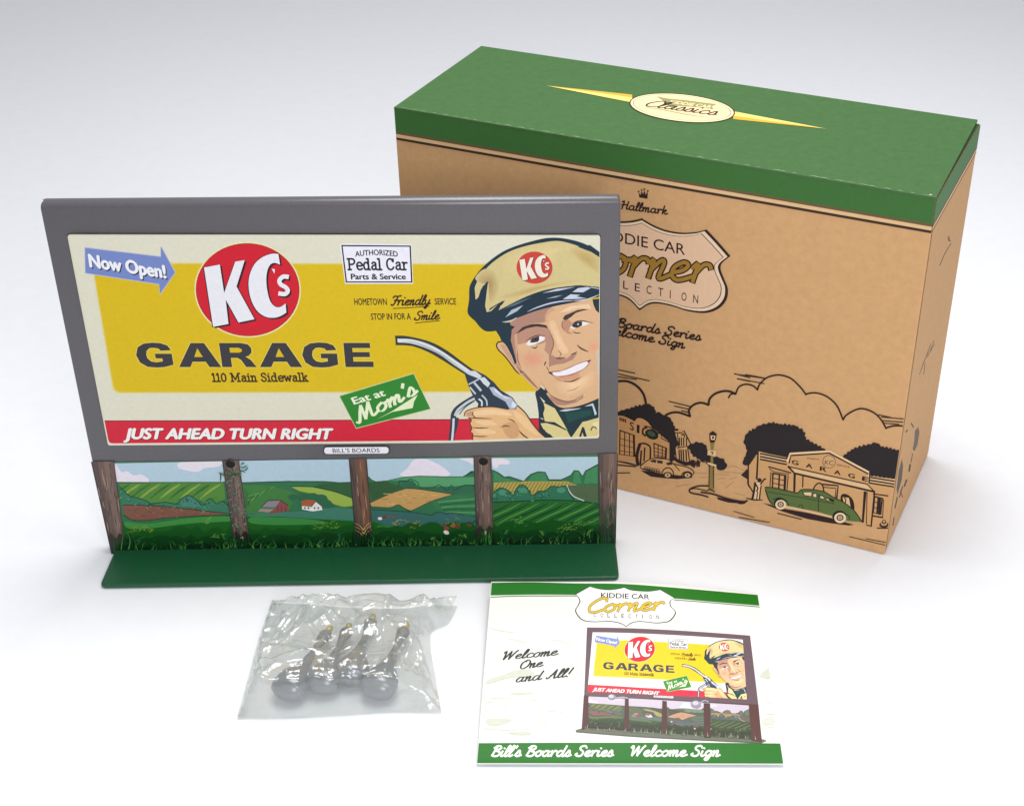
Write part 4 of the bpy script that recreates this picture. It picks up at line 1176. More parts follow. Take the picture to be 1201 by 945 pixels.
    # third bay
    A.fill(l3((165, 238), (280, 232), (330, 252), (395, 268), (300, 302), (190, 350)), (52, 92, 56)); A.fill(l3((350, 262), (365, 225), (430, 218), (470, 235), (480, 265), (820, 250), (820, 300), (690, 312), (560, 300)), (48, 108, 78))
    A.fill(l3((280, 232), (380, 210), (480, 202), (640, 206), (820, 206), (820, 250), (700, 262), (480, 268), (440, 225), (360, 225)), (88, 160, 108)); A.stroke(l3((355, 262), (362, 228), (400, 232), (430, 218), (470, 238), (482, 268)), .9, OUT)
    A.stroke(l3((480, 268), (560, 270), (600, 255), (630, 270), (655, 285), (680, 255), (700, 285), (760, 255), (820, 262)), .9, OUT)
    A.fill(l3((178, 365), (300, 310), (400, 277), (480, 281), (690, 312), (560, 352), (430, 412), (390, 395), (350, 376), (300, 392), (190, 386)), (202, 158, 96)); A.stroke(l3((178, 364), (300, 309), (400, 276), (480, 280), (690, 311)), .9, (60, 60, 40)); A.stroke(l3((190, 388), (300, 394), (350, 377), (390, 397), (430, 413), (560, 353), (690, 314)), .9, (50, 62, 50))
    for i in range(22):
        x = rr(250, 560); y = rr(300, 375)
        A.stroke(l3((x, y), (x + rr(14, 40), y + rr(-2, 5))), .7, (176, 122, 66) if i % 2 else (222, 184, 122), layer=False, smooth=False)
    A.k += 1
    A.fill(l3((560, 356), (690, 315), (835, 330), (835, 470), (700, 430), (600, 420)), (54, 122, 76))
    for i in range(6):
        A.stroke(l3((600 + i * 10, 360 + i * 16), (700, 350 + i * 18), (835, 338 + i * 22)), 1.5, (36, 96, 58) if i % 2 else (92, 156, 104), layer=False)
    A.k += 1
    A.fill(l3((190, 405), (350, 415), (430, 420), (560, 440), (620, 420), (680, 425), (835, 455), (835, 545), (560, 555), (400, 510), (300, 520), (190, 470)), (58, 108, 104)); A.stroke(l3((190, 404), (350, 415), (430, 421), (560, 441)), .8, OUT); A.stroke(l3((560, 440), (600, 420), (650, 432), (680, 425), (760, 440)), .8, OUT)
    # fourth bay
    A.fill(l4((205, 240), (400, 232), (660, 232), (720, 255), (660, 330), (205, 340)), (184, 166, 86))
    for i in range(22):
        x = 215 + i * 22
        A.stroke(l4((x + 24, 238), (x, 275), (x - 14, 310)), .9, (124, 112, 50), layer=False, n=3)
    A.k += 1
    A.fill(l4((655, 258), (845, 250), (845, 362), (740, 350), (680, 310)), (82, 104, 74)); A.stroke(l4((655, 255), (670, 290), (700, 325), (760, 350)), 1.3, (200, 210, 210))
    tb4 = l4((205, 300), (245, 272), (290, 285), (325, 315), (345, 275), (378, 252), (410, 270), (440, 318), (480, 292), (520, 290), (560, 262), (600, 265), (650, 262), (670, 305), (700, 345), (600, 352), (205, 350))
    A.fill(tb4, (50, 116, 86)); A.stroke(tb4[:15], .9, OUT)
    for c in ((260, 300), (380, 285), (620, 285)):
        A.ell(*l4(c)[0], 5, 3.4, (78, 146, 116), n=16)
    for pts in (((415, 232), (440, 195), (480, 178), (520, 180), (540, 232)), ((690, 245), (705, 170), (728, 172), (748, 245)), ((760, 245), (775, 172), (845, 135), (845, 245)), ((205, 235), (205, 170), (260, 208), (380, 236))):
        A.fill(l4(*pts), (66, 136, 90))
    A.fill(l4((205, 362), (350, 355), (500, 348), (700, 352), (850, 372), (850, 540), (205, 540)), (40, 104, 46)); A.stroke(l4((205, 360), (350, 354), (500, 347), (700, 351), (850, 371)), .9, (16, 50, 26))
    for i in range(14):
        x = 240 + i * 56
        A.stroke(l4((x + 80, 362), (x, 405), (x - 110, 455), (x - 190, 500)), 2.2, (76, 146, 60) if i % 2 else (22, 74, 34), taper='both', layer=False)
    A.k += 1
    # foreground meadow
    fg = l1((260, 480), (330, 492), (440, 490), (700, 452), (940, 442)) + l2((140, 448), (330, 448), (560, 462), (700, 470), (826, 478)) + l3((170, 470), (300, 510), (400, 530), (560, 558), (830, 545)) + l4((100, 520), (300, 512), (500, 520), (640, 530), (860, 520)) + [(735, 660), (115, 665)]
    A.fill(fg, (26, 98, 30))
    A.fill(l1((300, 480), (440, 490), (700, 455), (930, 445), (960, 475), (700, 490), (450, 520), (320, 520)), (66, 144, 66), smooth=True); A.fill(l2((180, 452), (330, 452), (560, 466), (640, 490), (400, 500), (190, 490)), (62, 140, 66), smooth=True); A.fill(l3((230, 500), (380, 520), (520, 570), (420, 570), (260, 540)), (52, 124, 44), smooth=True)
    # brushed tone: darker towards the near ground, and dabs over the whole country
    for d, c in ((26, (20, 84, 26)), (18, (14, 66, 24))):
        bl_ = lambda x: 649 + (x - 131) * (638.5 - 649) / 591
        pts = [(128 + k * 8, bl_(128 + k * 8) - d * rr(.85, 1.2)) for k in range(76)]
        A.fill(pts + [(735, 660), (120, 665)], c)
    for k in range(520):
        x = rr(140, 704)
        y = rr(566, 612) - (x - 131) * 14 / 591
        l_ = rr(2, 6)
        A.stroke([(x, y), (x + l_, y + rr(-1.2, .6))], rr(.5, .9), R.choice([(30, 84, 52), (40, 100, 60), (96, 160, 104), (24, 66, 44)]), taper='both', layer=False, smooth=False)
    for (lx, cx_, cy_, c) in ((l1, 440, 525, (140, 160, 50)), (l1, 800, 475, (120, 160, 60)), (l2, 690, 500, (120, 150, 50)), (l2, 600, 510, (110, 150, 50)), (l1, 880, 560, (100, 150, 60)), (l3, 440, 500, (150, 140, 70)), (l4, 680, 510, (130, 160, 70)), (l4, 760, 490, (120, 160, 70)), (l4, 620, 530, (110, 150, 70)), (l4, 370, 490, (70, 140, 80)), (l3, 700, 480, (120, 140, 60)), (l1, 350, 530, (130, 150, 50)), (l3, 1080, 470, (100, 150, 60)), (l2, 1110, 490, (170, 150, 80))):
        for _ in range(11):
            x, y = cx_ + rr(-40, 40), cy_ + rr(-22, 22)
            A.stroke(lx((x, y), (x + rr(-34, 34), y + rr(-20, 6))), 1.1, c, taper='end', layer=False, smooth=False)
    A.k += 1
    for x, y, c in ((240, 460, (236, 230, 230)), (268, 452, (110, 66, 52)), (290, 448, (130, 84, 66)), (330, 443, (120, 80, 70)), (650, 520, (150, 70, 58)), (690, 505, (170, 84, 60)), (720, 510, (120, 60, 50)), (790, 500, (120, 64, 54)), (630, 500, (130, 60, 50)), (648, 545, (236, 226, 216)), (920, 525, (230, 200, 180))):
        A.ell(*l3((x, y))[0], rr(2.2, 4.2), rr(1.3, 2.4), c, rot=rr(-.4, .4), n=12)
    for k in range(90):
        x, y = l1((rr(280, 890), rr(252, 325)))[0]
        A.stroke([(x, y), (x - rr(2, 5), y + rr(1, 3))], .8, R.choice([(150, 178, 84), (50, 104, 46), (116, 158, 66)]), taper='both', layer=False, smooth=False)
    for lx, pts in ((l1, tb1), (l4, tb4)):
        xs, ys = [p[0] for p in pts], [p[1] for p in pts]
        for k in range(60):
            i_ = R.randrange(len(pts) // 2 + 2)
            x, y = pts[i_][0] + rr(-4, 6), pts[i_][1] + rr(2, 8)
            A.ell(x, y, rr(.7, 1.8), rr(.5, 1.0), R.choice([(40, 96, 72), (84, 150, 118), (34, 80, 62)]), rot=rr(-.6, .6), n=8, layer=False)
    for (fx, fy) in ((158, 640), (172, 646), (304, 640), (262, 645), (398, 640), (446, 640), (500, 643), (548, 638), (590, 636), (606, 640), (640, 636), (668, 634), (686, 632), (230, 646), (350, 644)):
        for sg in range(R.randint(3, 5)):
            ang = rr(-1.1, 1.1)
            ln = rr(9, 19)
            tipx, tipy = fx + math.sin(ang) * ln, fy - math.cos(ang) * ln * .9
            mid = (fx + math.sin(ang) * ln * .45, fy - ln * .62)
            c = R.choice([(36, 104, 46), (70, 140, 60), (20, 74, 40), (110, 160, 70), (44, 110, 84)])
            A.stroke([(fx, fy), mid, (tipx, tipy)], .9, c, taper='end', layer=False)
            for q_ in range(5):
                t = .3 + q_ * .15
                px_ = fx + (mid[0] - fx) * 2 * t * (1 - t) + (tipx - fx) * t * t + 0
                py_ = fy + (mid[1] - fy) * 2 * t * (1 - t) + (tipy - fy) * t * t
                for sd in (-1, 1):
                    A.stroke([(px_, py_), (px_ + sd * rr(1.6, 3.0), py_ - rr(-.6, 1.6))], 1.1, c, taper='end', layer=False, smooth=False)
    if blades:
        # dark undergrowth against the ground strip
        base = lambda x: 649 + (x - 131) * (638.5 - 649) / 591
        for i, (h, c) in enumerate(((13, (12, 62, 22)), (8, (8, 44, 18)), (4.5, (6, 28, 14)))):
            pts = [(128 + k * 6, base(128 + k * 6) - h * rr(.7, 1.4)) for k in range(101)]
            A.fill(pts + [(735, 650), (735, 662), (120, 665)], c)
        for k in range(620):
            x = rr(140, 704)
            tall = 1 + 1.4 * max(0, 1 - min(abs(x - c) for c in (150, 284, 420, 430, 570, 690)) / 16)
            h = rr(6, 17) * tall * .8
            y = base(x) - 1.5
            A.stroke([(x, y - rr(0, 4)), (x + rr(-3, 3), y - h * .6), (x + rr(-7, 7), y - h)], rr(.9, 1.7), R.choice([(8, 40, 18), (8, 48, 20), (6, 26, 14), (4, 20, 12), (52, 128, 50), (10, 54, 26), (92, 150, 70)]), taper='end', layer=False, n=2)
            if k % 40 == 39:
                A.k += 1
        A.k += 1


po = MB()
slab(po, face, rounded(P_OUT, 3.2, 4), PH, mat(CRM, 0.3, 1.0, spec=0.5), chamfer=0.006)
A = Art(po, poster_s, base=0.0006, clip=rounded(P_CLIP, 4.5, 4), gain=0.95, rough=0.3, spec=0.25)
poster_art(A)
po.build('poster', sign)

# dark seam where the raised poster meets the frame: a shallow groove liner
gv = MB()
slab(gv, face, rounded([(78.4, 273.6), (704.9, 274.4), (703.6, 513.4), (531, 518.8), (330, 520.6), (126.2, 522)], 4, 4), 0.0015, mat((40, 36, 42), .5, 1.0))
gv.build('poster_groove', sign)

lp = MB()
ls = Surf(face.O + face.n * 0.002, sex, sey)
L_CLIP = [(132, 541.4), (330, 539.3), (531, 535.4), (704, 532.2), (704.5, 640.5), (140, 653)]
slab(lp, face, L_CLIP, 0.002, mat((60, 110, 70), 0.4, 1.0))
A = Art(lp, ls, base=0.0006, clip=L_CLIP, gain=0.95, rough=0.4, spec=0.2)
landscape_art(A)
lp.build('landscape_panel', sign)

# posts
WOOD = (122, 96, 84)
wood = mat(WOOD, 0.45, 0.95, noise=0.12, nscale=30, bump=.05)
post_s = Surf(face.O + face.n * 0.0042, sex, sey)
POSTS = [[(106.8, 541.2), (133.8, 541), (148.5, 650.5), (131.2, 651.6)], [(260.5, 540.4), (280.5, 540), (295, 647.8), (275.5, 648.6)], [(409, 538.2), (430.2, 537.6), (438.5, 644.2), (418, 645.2)],
         [(555.2, 535.2), (576.4, 534.8), (579.4, 641), (559, 641.8)], [(701.4, 532.4), (724.9, 531.6), (722.2, 638.4), (702.8, 639)]]
def lerp(a, b, t): return (a[0] + (b[0] - a[0]) * t, a[1] + (b[1] - a[1]) * t)
for n_, pq in enumerate(POSTS):
    pm = MB()
    slab(pm, face, pq, 0.0036, wood, chamfer=0.0012)
    A = Art(pm, post_s, base=0.0003, gain=0.95, rough=0.42, clip=pq)
    def W(s, t): return lerp(lerp(pq[0], pq[1], s), lerp(pq[3], pq[2], s), t)
    A.fill(pq, (104, 82, 74) if n_ != 2 else (104, 74, 58))
    A.fill([W(0, 0), W(.28, 0), W(.22, 1), W(0, 1)], (84, 66, 62)); A.fill([W(.55, 0), W(.8, 0), W(.85, 1), W(.5, 1)], (122, 96, 86) if n_ != 2 else (126, 80, 54))
    for i in range(46):
        s, t = rr(.03, .97), rr(0, .9)
        l_ = rr(.05, .22)
        A.stroke([W(s, t), W(s + rr(-.03, .03), t + l_ / 2), W(s + rr(-.04, .04), t + l_)], rr(.5, 1.1), R.choice([(62, 44, 40), (74, 54, 48), (160, 132, 118), (88, 66, 58), (52, 36, 34)]), taper='both', layer=False, n=2)
        if i % 15 == 14: A.k += 1
    A.stroke([W(.02, 0), W(.02, 1)], 1.2, (44, 32, 32), smooth=False); A.stroke([W(.98, 0), W(.98, 1)], 1.0, (58, 42, 40), smooth=False)
    if n_ == 1:
        for i in range(110):
            s, t = rr(0.02, .98), rr(.08, .75)
            A.ell(*W(s, t), rr(.6, 1.5), rr(.5, 1.2), R.choice([(58, 96, 66), (84, 124, 92), (40, 74, 52), (110, 140, 116)]), n=8, layer=False)
            if i % 22 == 21: A.k += 1
    # undergrowth climbing the foot of the post
    A.fill([W(0, .8), W(.25, .76), W(.5, .82), W(.75, .76), W(1, .8), W(1, 1), W(0, 1)], (44, 34, 30)); A.fill([W(0, .9), W(.5, .88), W(1, .9), W(1, 1), W(0, 1)], (14, 34, 18))
    for i in range(30):
        s = rr(0, 1)
        A.stroke([W(s, 1), W(s + rr(-.15, .15), .93), W(s + rr(-.4, .4), rr(.7, .9))], rr(.7, 1.3), R.choice([(10, 44, 20), (8, 30, 16), (26, 84, 34), (40, 96, 46), (12, 56, 26)]), taper='end', layer=False, n=2)
    A.k += 1
    if n_ == 2:
        for k in range(3):
            for sg in (-1, 1):
                A.stroke([W(.5, .86 - .04 * k), W(.5 + sg * .25, .8 - .04 * k), W(.5 + sg * .5, .78 - .04 * k)], 1.3, (206, 178, 110), taper='end', layer=False)
        A.k += 1
    if n_ in (1, 3):
        A.ell(*W(.55, .84), 1.6, 2.4, (214, 170, 150), n=10)
    if n_ == 4:
        for i in range(26):
            s = rr(.1, .9)
            A.stroke([W(s, rr(.6, .95)), W(s + rr(-.2, .2), rr(.5, .6))], .9, (24, 70, 44), taper='end', layer=False, smooth=False)
        A.k += 1
    post = pm.build('post', sign)
    if n_ in (1, 3):
        # socket hole for a lamp
        hb = MB()
        c = (270.3, 543.6) if n_ == 1 else (567.0, 540.6)
        u0, v0 = post_s.uv(*c)
        dark, ring = mat((14, 11, 11), .8, 1.0), mat((40, 28, 26), .5, 1.0)
        for i in range(20):
            a0, a1 = 2 * math.pi * i / 20, 2 * math.pi * (i + 1) / 20
            r0, r1 = 0.017, 0.021
            q = lambda r_, a, h: post_s.P(u0 + r_ * math.cos(a), v0 + r_ * math.sin(a), h)
            hb.face([q(r0, a0, .002), q(r0, a1, .002), post_s.P(u0, v0, .0022)], dark)
            hb.face([q(r1, a0, .0015), q(r1, a1, .0015), q(r0, a1, .0045), q(r0, a0, .0045)], ring)
            hb.face([q(r0, a0, .0045), q(r0, a1, .0045), q(r0, a1, .002), q(r0, a0, .002)], ring)
        hb.build('socket_hole', post)

# vine leaves on the second post reach past it: they belong to that painted post
vb = MB()
A = Art(vb, post_s, base=0.0045, gain=0.95, rough=0.42)
l1 = Z(90, 520, 5.25)
for a, b, c in (((1000, 140), (1030, 145), (1050, 130)), ((1000, 170), (1020, 165), (1040, 175)), ((880, 175), (888, 195), (885, 235)), ((905, 200), (898, 185), (875, 178)), ((1010, 130), (1025, 118), (1032, 125)), ((930, 180), (960, 190), (1000, 185)), ((930, 195), (925, 225), (905, 240)), ((1030, 160), (1045, 158), (1055, 140)), ((1030, 280), (1048, 310), (1042, 350)), ((1035, 340), (1050, 360), (1044, 390))):
    A.stroke(l1(a, b, c), 1.5, R.choice([(30, 84, 46), (44, 104, 58), (24, 66, 40)]), taper='both', layer=False)
for _ in range(16):
    x, y = rr(900, 1020), rr(165, 215)
    A.ell(*l1((x, y))[0], rr(.8, 1.8), rr(.6, 1.2), R.choice([(40, 96, 54), (66, 120, 76), (28, 70, 44)]), rot=rr(-1, 1), n=9, layer=False)
vb.build('painted_vine', sign)

# name plate
nm = MB()
z7 = Z(300, 400, 5.432)
pill = rounded(z7((430, 666), (854, 663), (854, 717), (430, 720)), 4.9, 6)
pill2 = rounded(z7((437, 672), (847, 669), (847, 711), (437, 714)), 3.8, 6)
slab(nm, face, pill, 0.005, mat((52, 46, 52), .4), chamfer=0.001)
A = Art(nm, face, base=0.0055, rough=.35)
A.fill(pill2, (240, 236, 244))
A.text("BILL'S BOARDS", *z7((492, 706), (790, 703)), 4.9, (46, 42, 56), bold=0.012)
nm.build('name_plate', sign)

# ground strip
gm = mat((25, 86, 54), 0.34, 0.9, noise=.10, nscale=60, bump=.06)
bs = MB()
GS = Surf((0, 0, 0.022), (1, 0, 0), (0, 1, 0))
q = rounded([GS.uv(132.5, 650.5), GS.uv(116.2, 687.0), GS.uv(726.5, 677.2), GS.uv(722.6, 637.5)], 0.0001, 1)
pl = [GS.uv(131.8, 651), GS.uv(116.4, 686.2), GS.uv(726.4, 676.6), GS.uv(722.2, 637)]
back = [(pl[3][0], pl[3][1] + .05), (pl[0][0], pl[0][1] + .05)]
poly = [pl[0]] + rounded([pl[0], pl[1], pl[2], pl[3]], 0.03, 4)[5:15] + [pl[3]] + back
a2 = sum(poly[i - 1][0] * poly[i][1] - poly[i][0] * poly[i - 1][1] for i in range(len(poly)))
if a2 < 0: poly = poly[::-1]
top = [Vector((x, y, 0.022)) for x, y in poly]
bot = [Vector((x, y, 0.001)) for x, y in poly]
bs.face(top, gm)
bs.face(bot[::-1], gm)
for i in range(len(poly)):
    j = (i + 1) % len(poly)
    bs.face([bot[i], bot[j], top[j], top[i]], gm)
bevel(weld(bs.build('ground_strip', sign)), 0.008, 3)

# ================================================================== leaflet
CU0, CV0 = -0.4232, 4.0
CWID, CLEN = 1.178, 1.0
def curl(u, v):
    s = min(1, max(0, u / CWID)); t = min(1, max(0, v / CLEN))
    g = 1 - max(0, (s - .42) / .58) ** 1.6
    return 0.016 + 0.070 * g * t ** 1.3 + 0.012 * t * (1 - t)
cs = Surf((CU0, CV0, 0), (1, 0, 0), (0, 1, 0), height=curl)
leaf = thing('leaflet', 'folded white paper leaflet with green bands and a printed billboard picture lying in front', 'leaflet', (CU0 + CWID / 2, CV0 + CLEN / 2, 0))
PAPER = (236, 238, 230)
paper = mat(PAPER, 0.4, 1.0, noise=.02)
cover = MB()
C_OUT = [cs.uv(558.8, 894.8), cs.uv(919.2, 895.4), cs.uv(889, 696.4), cs.uv(576.3, 681.8)]
NU, NV = 40, 34
def cq(s, t):
    a = lerp(C_OUT[0], C_OUT[1], s); b = lerp(C_OUT[3], C_OUT[2], s)
    return lerp(a, b, t)
vv = [cs.P(*cq(i / NU, j / NV)) for j in range(NV + 1) for i in range(NU + 1)]
ff = [(j * (NU + 1) + i, j * (NU + 1) + i + 1, (j + 1) * (NU + 1) + i + 1, (j + 1) * (NU + 1) + i) for j in range(NV) for i in range(NU)]
cover.mesh(vv, ff, paper, True)
cover.mesh([v - ZU * .004 for v in vv], [f[::-1] for f in ff], paper, True)
rim = [(j, 0) for j in range(NV)]
idx = [i for i in range(NU + 1)] + [(j + 1) * (NU + 1) - 1 for j in range(1, NV + 1)] + [NV * (NU + 1) + i for i in range(NU - 1, -1, -1)] + [j * (NU + 1) for j in range(NV - 1, 0, -1)]
for a, b in zip(idx, idx[1:] + idx[:1]):
    cover.face([vv[a] - ZU * .004, vv[b] - ZU * .004, vv[b], vv[a]], paper)
strips = (CWID / 40, CLEN / 34)
CCLIP = [(559.5, 894.4), (918.6, 895.0), (888.5, 697.0), (576.8, 682.6)]
A = Art(cover, cs, base=0.0012, gain=1.0, rough=0.4, strips=strips, clip=CCLIP)
ck, cr, cb, cm_, cn, cz, cbr = Z(540, 670, 6.005), Z(730, 670, 6.005), Z(540, 780, 6.005), Z(675, 730, 6.3), Z(780, 730, 6.3), Z(660, 685, 8.007), Z(730, 780, 6.005)
LG = (6, 112, 14)
A.fill(spline(ck((215, 80), (500, 76), (800, 84), (1140, 88)) + cr((350, 113), (960, 166)), 5) + spline(cr((968, 240), (600, 210), (370, 190)) + ck((1140, 170), (810, 164), (500, 163), (205, 168)), 5), LG)
A.stroke(ck((205, 182), (400, 174), (815, 172)), .8, (60, 110, 60)); A.stroke(cr((365, 200), (600, 218), (968, 250)), .8, (60, 110, 60))
A.fill(cb((100, 548), (640, 545)) + cbr((-5, 545), (560, 545), (1122, 550), (1145, 694)) + cb((110, 690)), LG)
A.script("Bill's Boards Series", *cb((212, 640), (1072, 640)), 6.4, (240, 246, 232), w=.36, shear=.3); A.script('Welcome Sign', *cbr((48, 638), (682, 640)), 6.4, (240, 246, 232), w=.36, shear=.3)
# pale ghosted street drawing
GH, GH2 = (214, 219, 205), (205, 212, 195)
A.fill(cb((175, 130), (210, 95), (300, 70), (370, 40), (480, 30), (520, 70), (380, 85), (300, 100), (230, 125)), GH2, smooth=True); A.fill(cb((350, 195), (500, 188), (520, 200), (360, 208)), GH2); A.fill(cb((180, 380), (300, 375), (360, 385), (300, 415), (210, 425)), GH2, smooth=True); A.fill(cb((340, 470), (480, 468), (490, 488), (380, 490)), GH2, smooth=True); A.fill(cbr((970, 70), (1050, 10), (1060, 90), (1000, 90)), GH2, smooth=True); A.fill(cbr((990, 380), (1060, 365), (1070, 410), (1000, 420)), GH, smooth=True)
for pts in (((170, 260), (300, 262), (305, 360)), ((320, 220), (325, 370)), ((410, 235), (415, 400)), ((440, 240), (450, 280), (440, 330)), ((210, 230), (380, 235)), ((560, 300), (600, 400)), ((480, 250), (560, 255), (555, 395)), ((170, 440), (300, 455), (480, 450)), ((520, 405), (610, 402)), ((620, 320), (720, 330))):
    A.stroke(cb(*pts), 1.0, GH, layer=False)
for pts in (((210, 400), (300, 420), (380, 430)), ((330, 470), (450, 500), (450, 530)), ((640, 480), (740, 500), (780, 560))):
    A.stroke(ck(*pts), .9, GH, layer=False)
for pts in (((1000, 340), (1080, 345)), ((1020, 430), (1070, 440)), ((950, 520), (1000, 518)), ((1000, 250), (1060, 270))):
    A.stroke(cbr(*pts), .9, GH, layer=False)
A.k += 1
WK = (34, 34, 36)
A.script('Welcome', *ck((285, 624), (680, 588)), 5.2, WK, w=.32, shear=.45, pen=nib); A.script('One', *ck((410, 688), (575, 668)), 5.2, WK, w=.32, shear=.45, pen=nib); A.script('and All!', *ck((385, 780), (775, 738)), 5.2, WK, w=.32, shear=.45, pen=nib)
# leaflet shield
sh = spline(cz((255, 24), (330, 45), (420, 56), (500, 50), (578, 34)), 4)[:-1] + spline(cz((578, 34), (650, 60), (780, 70), (850, 66), (915, 55)), 4) + cz((1045, 130)) + spline(cz((1045, 130), (1004, 160), (1010, 210), (1045, 245), (1050, 280), (1000, 340), (930, 356), (860, 359), (720, 345), (640, 362), (596, 393)), 4)[1:-1] + \
    spline(cz((596, 393), (540, 362), (440, 344), (300, 349), (200, 336), (150, 295), (126, 245), (150, 200), (166, 150), (126, 96)), 4)
ccx, ccy = cz((588, 210))[0]
A.fill([(ccx + (x - ccx) * 1.022, ccy + (y - ccy) * 1.04) for x, y in sh], (40, 62, 44)); A.fill(sh, (244, 244, 240))
A.text('KIDDIE CAR', *cz((360, 126), (812, 142)), 5.8, (30, 30, 30), bold=0.016)
A.script('Corner', *cz((215, 268), (935, 240)), 8.8, (104, 88, 30), w=.38, shear=.4); A.script('Corner', *cz((215, 268), (935, 240)), 8.8, (220, 190, 50), w=.24, shear=.4)
for i, ch in enumerate('COLLECTION'):
    x = 290 + 65.5 * i
    A.text(ch, *cz((x, 308 + i * 2), (x + (6 if ch == 'I' else 24), 308 + i * 2)), 4.6, (50, 50, 46), bold=0.012, layer=False)
A.k += 1
# printed picture of the billboard
PUR = (104, 84, 94)
fr = cm_((85, 36)) + cn((628, 96), (690, 612)) + cm_((64, 540))
A.fill(fr, PUR)
A.fill(cm_((66, 540)) + cn((690, 605), (715, 885)) + cm_((48, 795)), (86, 62, 62))
A.fill(cm_((0, 793), (50, 780)) + cn((700, 860), (748, 868), (745, 876), (715, 888), (200, 862)) + cm_((780, 860), (400, 838), (5, 805)), (104, 112, 96)); A.stroke(cm_((5, 806), (400, 838), (780, 860)) + cn((200, 864), (715, 889)), 1.0, (84, 70, 66))
p_src = [(80, 276), (703, 276), (702.5, 511.5), (128, 520)]
p_dst = cm_((126, 72)) + cn((574, 126), (604, 568)) + cm_((88, 514))
def vivid(c):
    if tuple(c) == YEL: return (240, 206, 26)
    if tuple(c) == CRM: return (246, 244, 240)
    return tuple(min(255, v * 1.04 + 6) for v in c)
clipq = [tuple(p) for p in p_dst]
S1 = Art(cover, cs, base=A.base, gain=1.0, rough=.4, strips=strips, warp=homography(p_src, p_dst), home=face, tint=vivid)
S1.clip = [cs.uv(*p) for p in clipq]
S1.grid = A.grid.copy()
poster_art(S1)
l_src = [(134, 541), (702, 532), (703, 640), (147, 651)]
l_dst = cm_((96, 545)) + cn((620, 612), (640, 862)) + cm_((90, 772))
def mute(c):
    g = sum(c) / 3
    return (c[0] * .55 + g * .4 + 26, c[1] * .5 + g * .4 + 12, c[2] * .6 + g * .3 + 18)
S2 = Art(cover, cs, base=A.base, gain=1.0, rough=.4, strips=strips, warp=homography(l_src, l_dst), home=face, tint=mute)
S2.clip = [cs.uv(*p) for p in l_dst]
S2.grid = A.grid.copy()
landscape_art(S2, blades=False)
A.grid = np.maximum(S1.grid, S2.grid)
for a, b in ((366, 392), (642, 674)):
    A.fill(cm_((a, 560 if a < 400 else 580), (b, 563 if a < 400 else 584), (b + 6, 800 if a < 400 else 818), (a - 8, 798 if a < 400 else 816)), (82, 50, 48))
A.fill(cn((285, 598), (332, 600), (338, 850), (290, 848)), (82, 50, 48)); A.fill(cn((618, 608), (688, 612), (716, 882), (640, 872)), (88, 54, 52)); A.fill(cm_((62, 540), (96, 543), (92, 780), (46, 790)), (84, 50, 50))
for _ in range(120):
    t = R.random()
    x, y = lerp(cm_((60, 790))[0], cn((690, 868))[0], t)
    A.stroke([(x, y), (x + rr(-1.5, 1.5), y - rr(2, 7))], .7, R.choice([(150, 160, 130), (70, 84, 66), (190, 190, 160), (96, 110, 84), (120, 80, 76)]), taper='end', layer=False, smooth=False)
A.k += 1
for c, r_ in ((cm_((268, 552))[0], 5), (cn((228, 606))[0], 6)):
    A.ell(c[0], c[1], r_, r_ * .75, (150, 146, 162), n=18); A.ell(c[0] - .6, c[1] - 1.2, r_ * .6, r_ * .4, (206, 204, 216), n=14)
A.stroke(cm_((300, 560), (350, 555), (385, 562)), 1.6, (176, 170, 180)); A.stroke(cn((250, 600), (290, 580), (320, 590)), 1.4, (176, 170, 180))
pillm = cm_((575, 538), (725, 545), (722, 560), (578, 552))
A.fill(rounded(pillm, 1.2, 3), (236, 232, 238)); A.text("BILL'S BOARDS", *cm_((590, 549), (708, 555)), 1.2, (90, 84, 96), bold=.01)
cover.build('cover', leaf)
bk = MB()
B4 = [Vector((cs.uv(*p)[0], cs.uv(*p)[1], .003)) for p in ((560.5, 893.6), (918, 894), (889, 699), (572, 697))]
bk.mesh(B4 + [v + ZU * .004 for v in B4], [(3, 2, 1, 0), (4, 5, 6, 7), (0, 1, 5, 4), (1, 2, 6, 5), (2, 3, 7, 6), (3, 0, 4, 7)], paper)
bk.build('back_leaf', leaf)

# ================================================================== lamps in a plastic bag
def ground(x, y, z=0.0):
    d = ray(x, y)
    t = (z - UN) / d.z
    return EYE + d * t


silver = mat((116, 120, 126), 0.28, 1.0, noise=.05, nscale=20, metal=0.55)
brass = mat((190, 170, 70), 0.35, 1.0, noise=.05, metal=0.5)


def lathe(mb, prof, m, n=28, flat=None):
    """Spin (r, x) about the local x axis; flat(x) squashes z."""
    ring = []
    for r_, x in prof:
        k = flat(x) if flat else (1, 1)
        ring.append([Vector((x, r_ * math.cos(2 * math.pi * i / n) * k[0], r_ * math.sin(2 * math.pi * i / n) * k[1])) for i in range(n)])
    verts = [v for r_ in ring for v in r_]
    faces = [(a * n + i, a * n + (i + 1) % n, (a + 1) * n + (i + 1) % n, (a + 1) * n + i) for a in range(len(ring) - 1) for i in range(n)]
    mb.mesh(verts, [f[::-1] for f in faces], m, True)


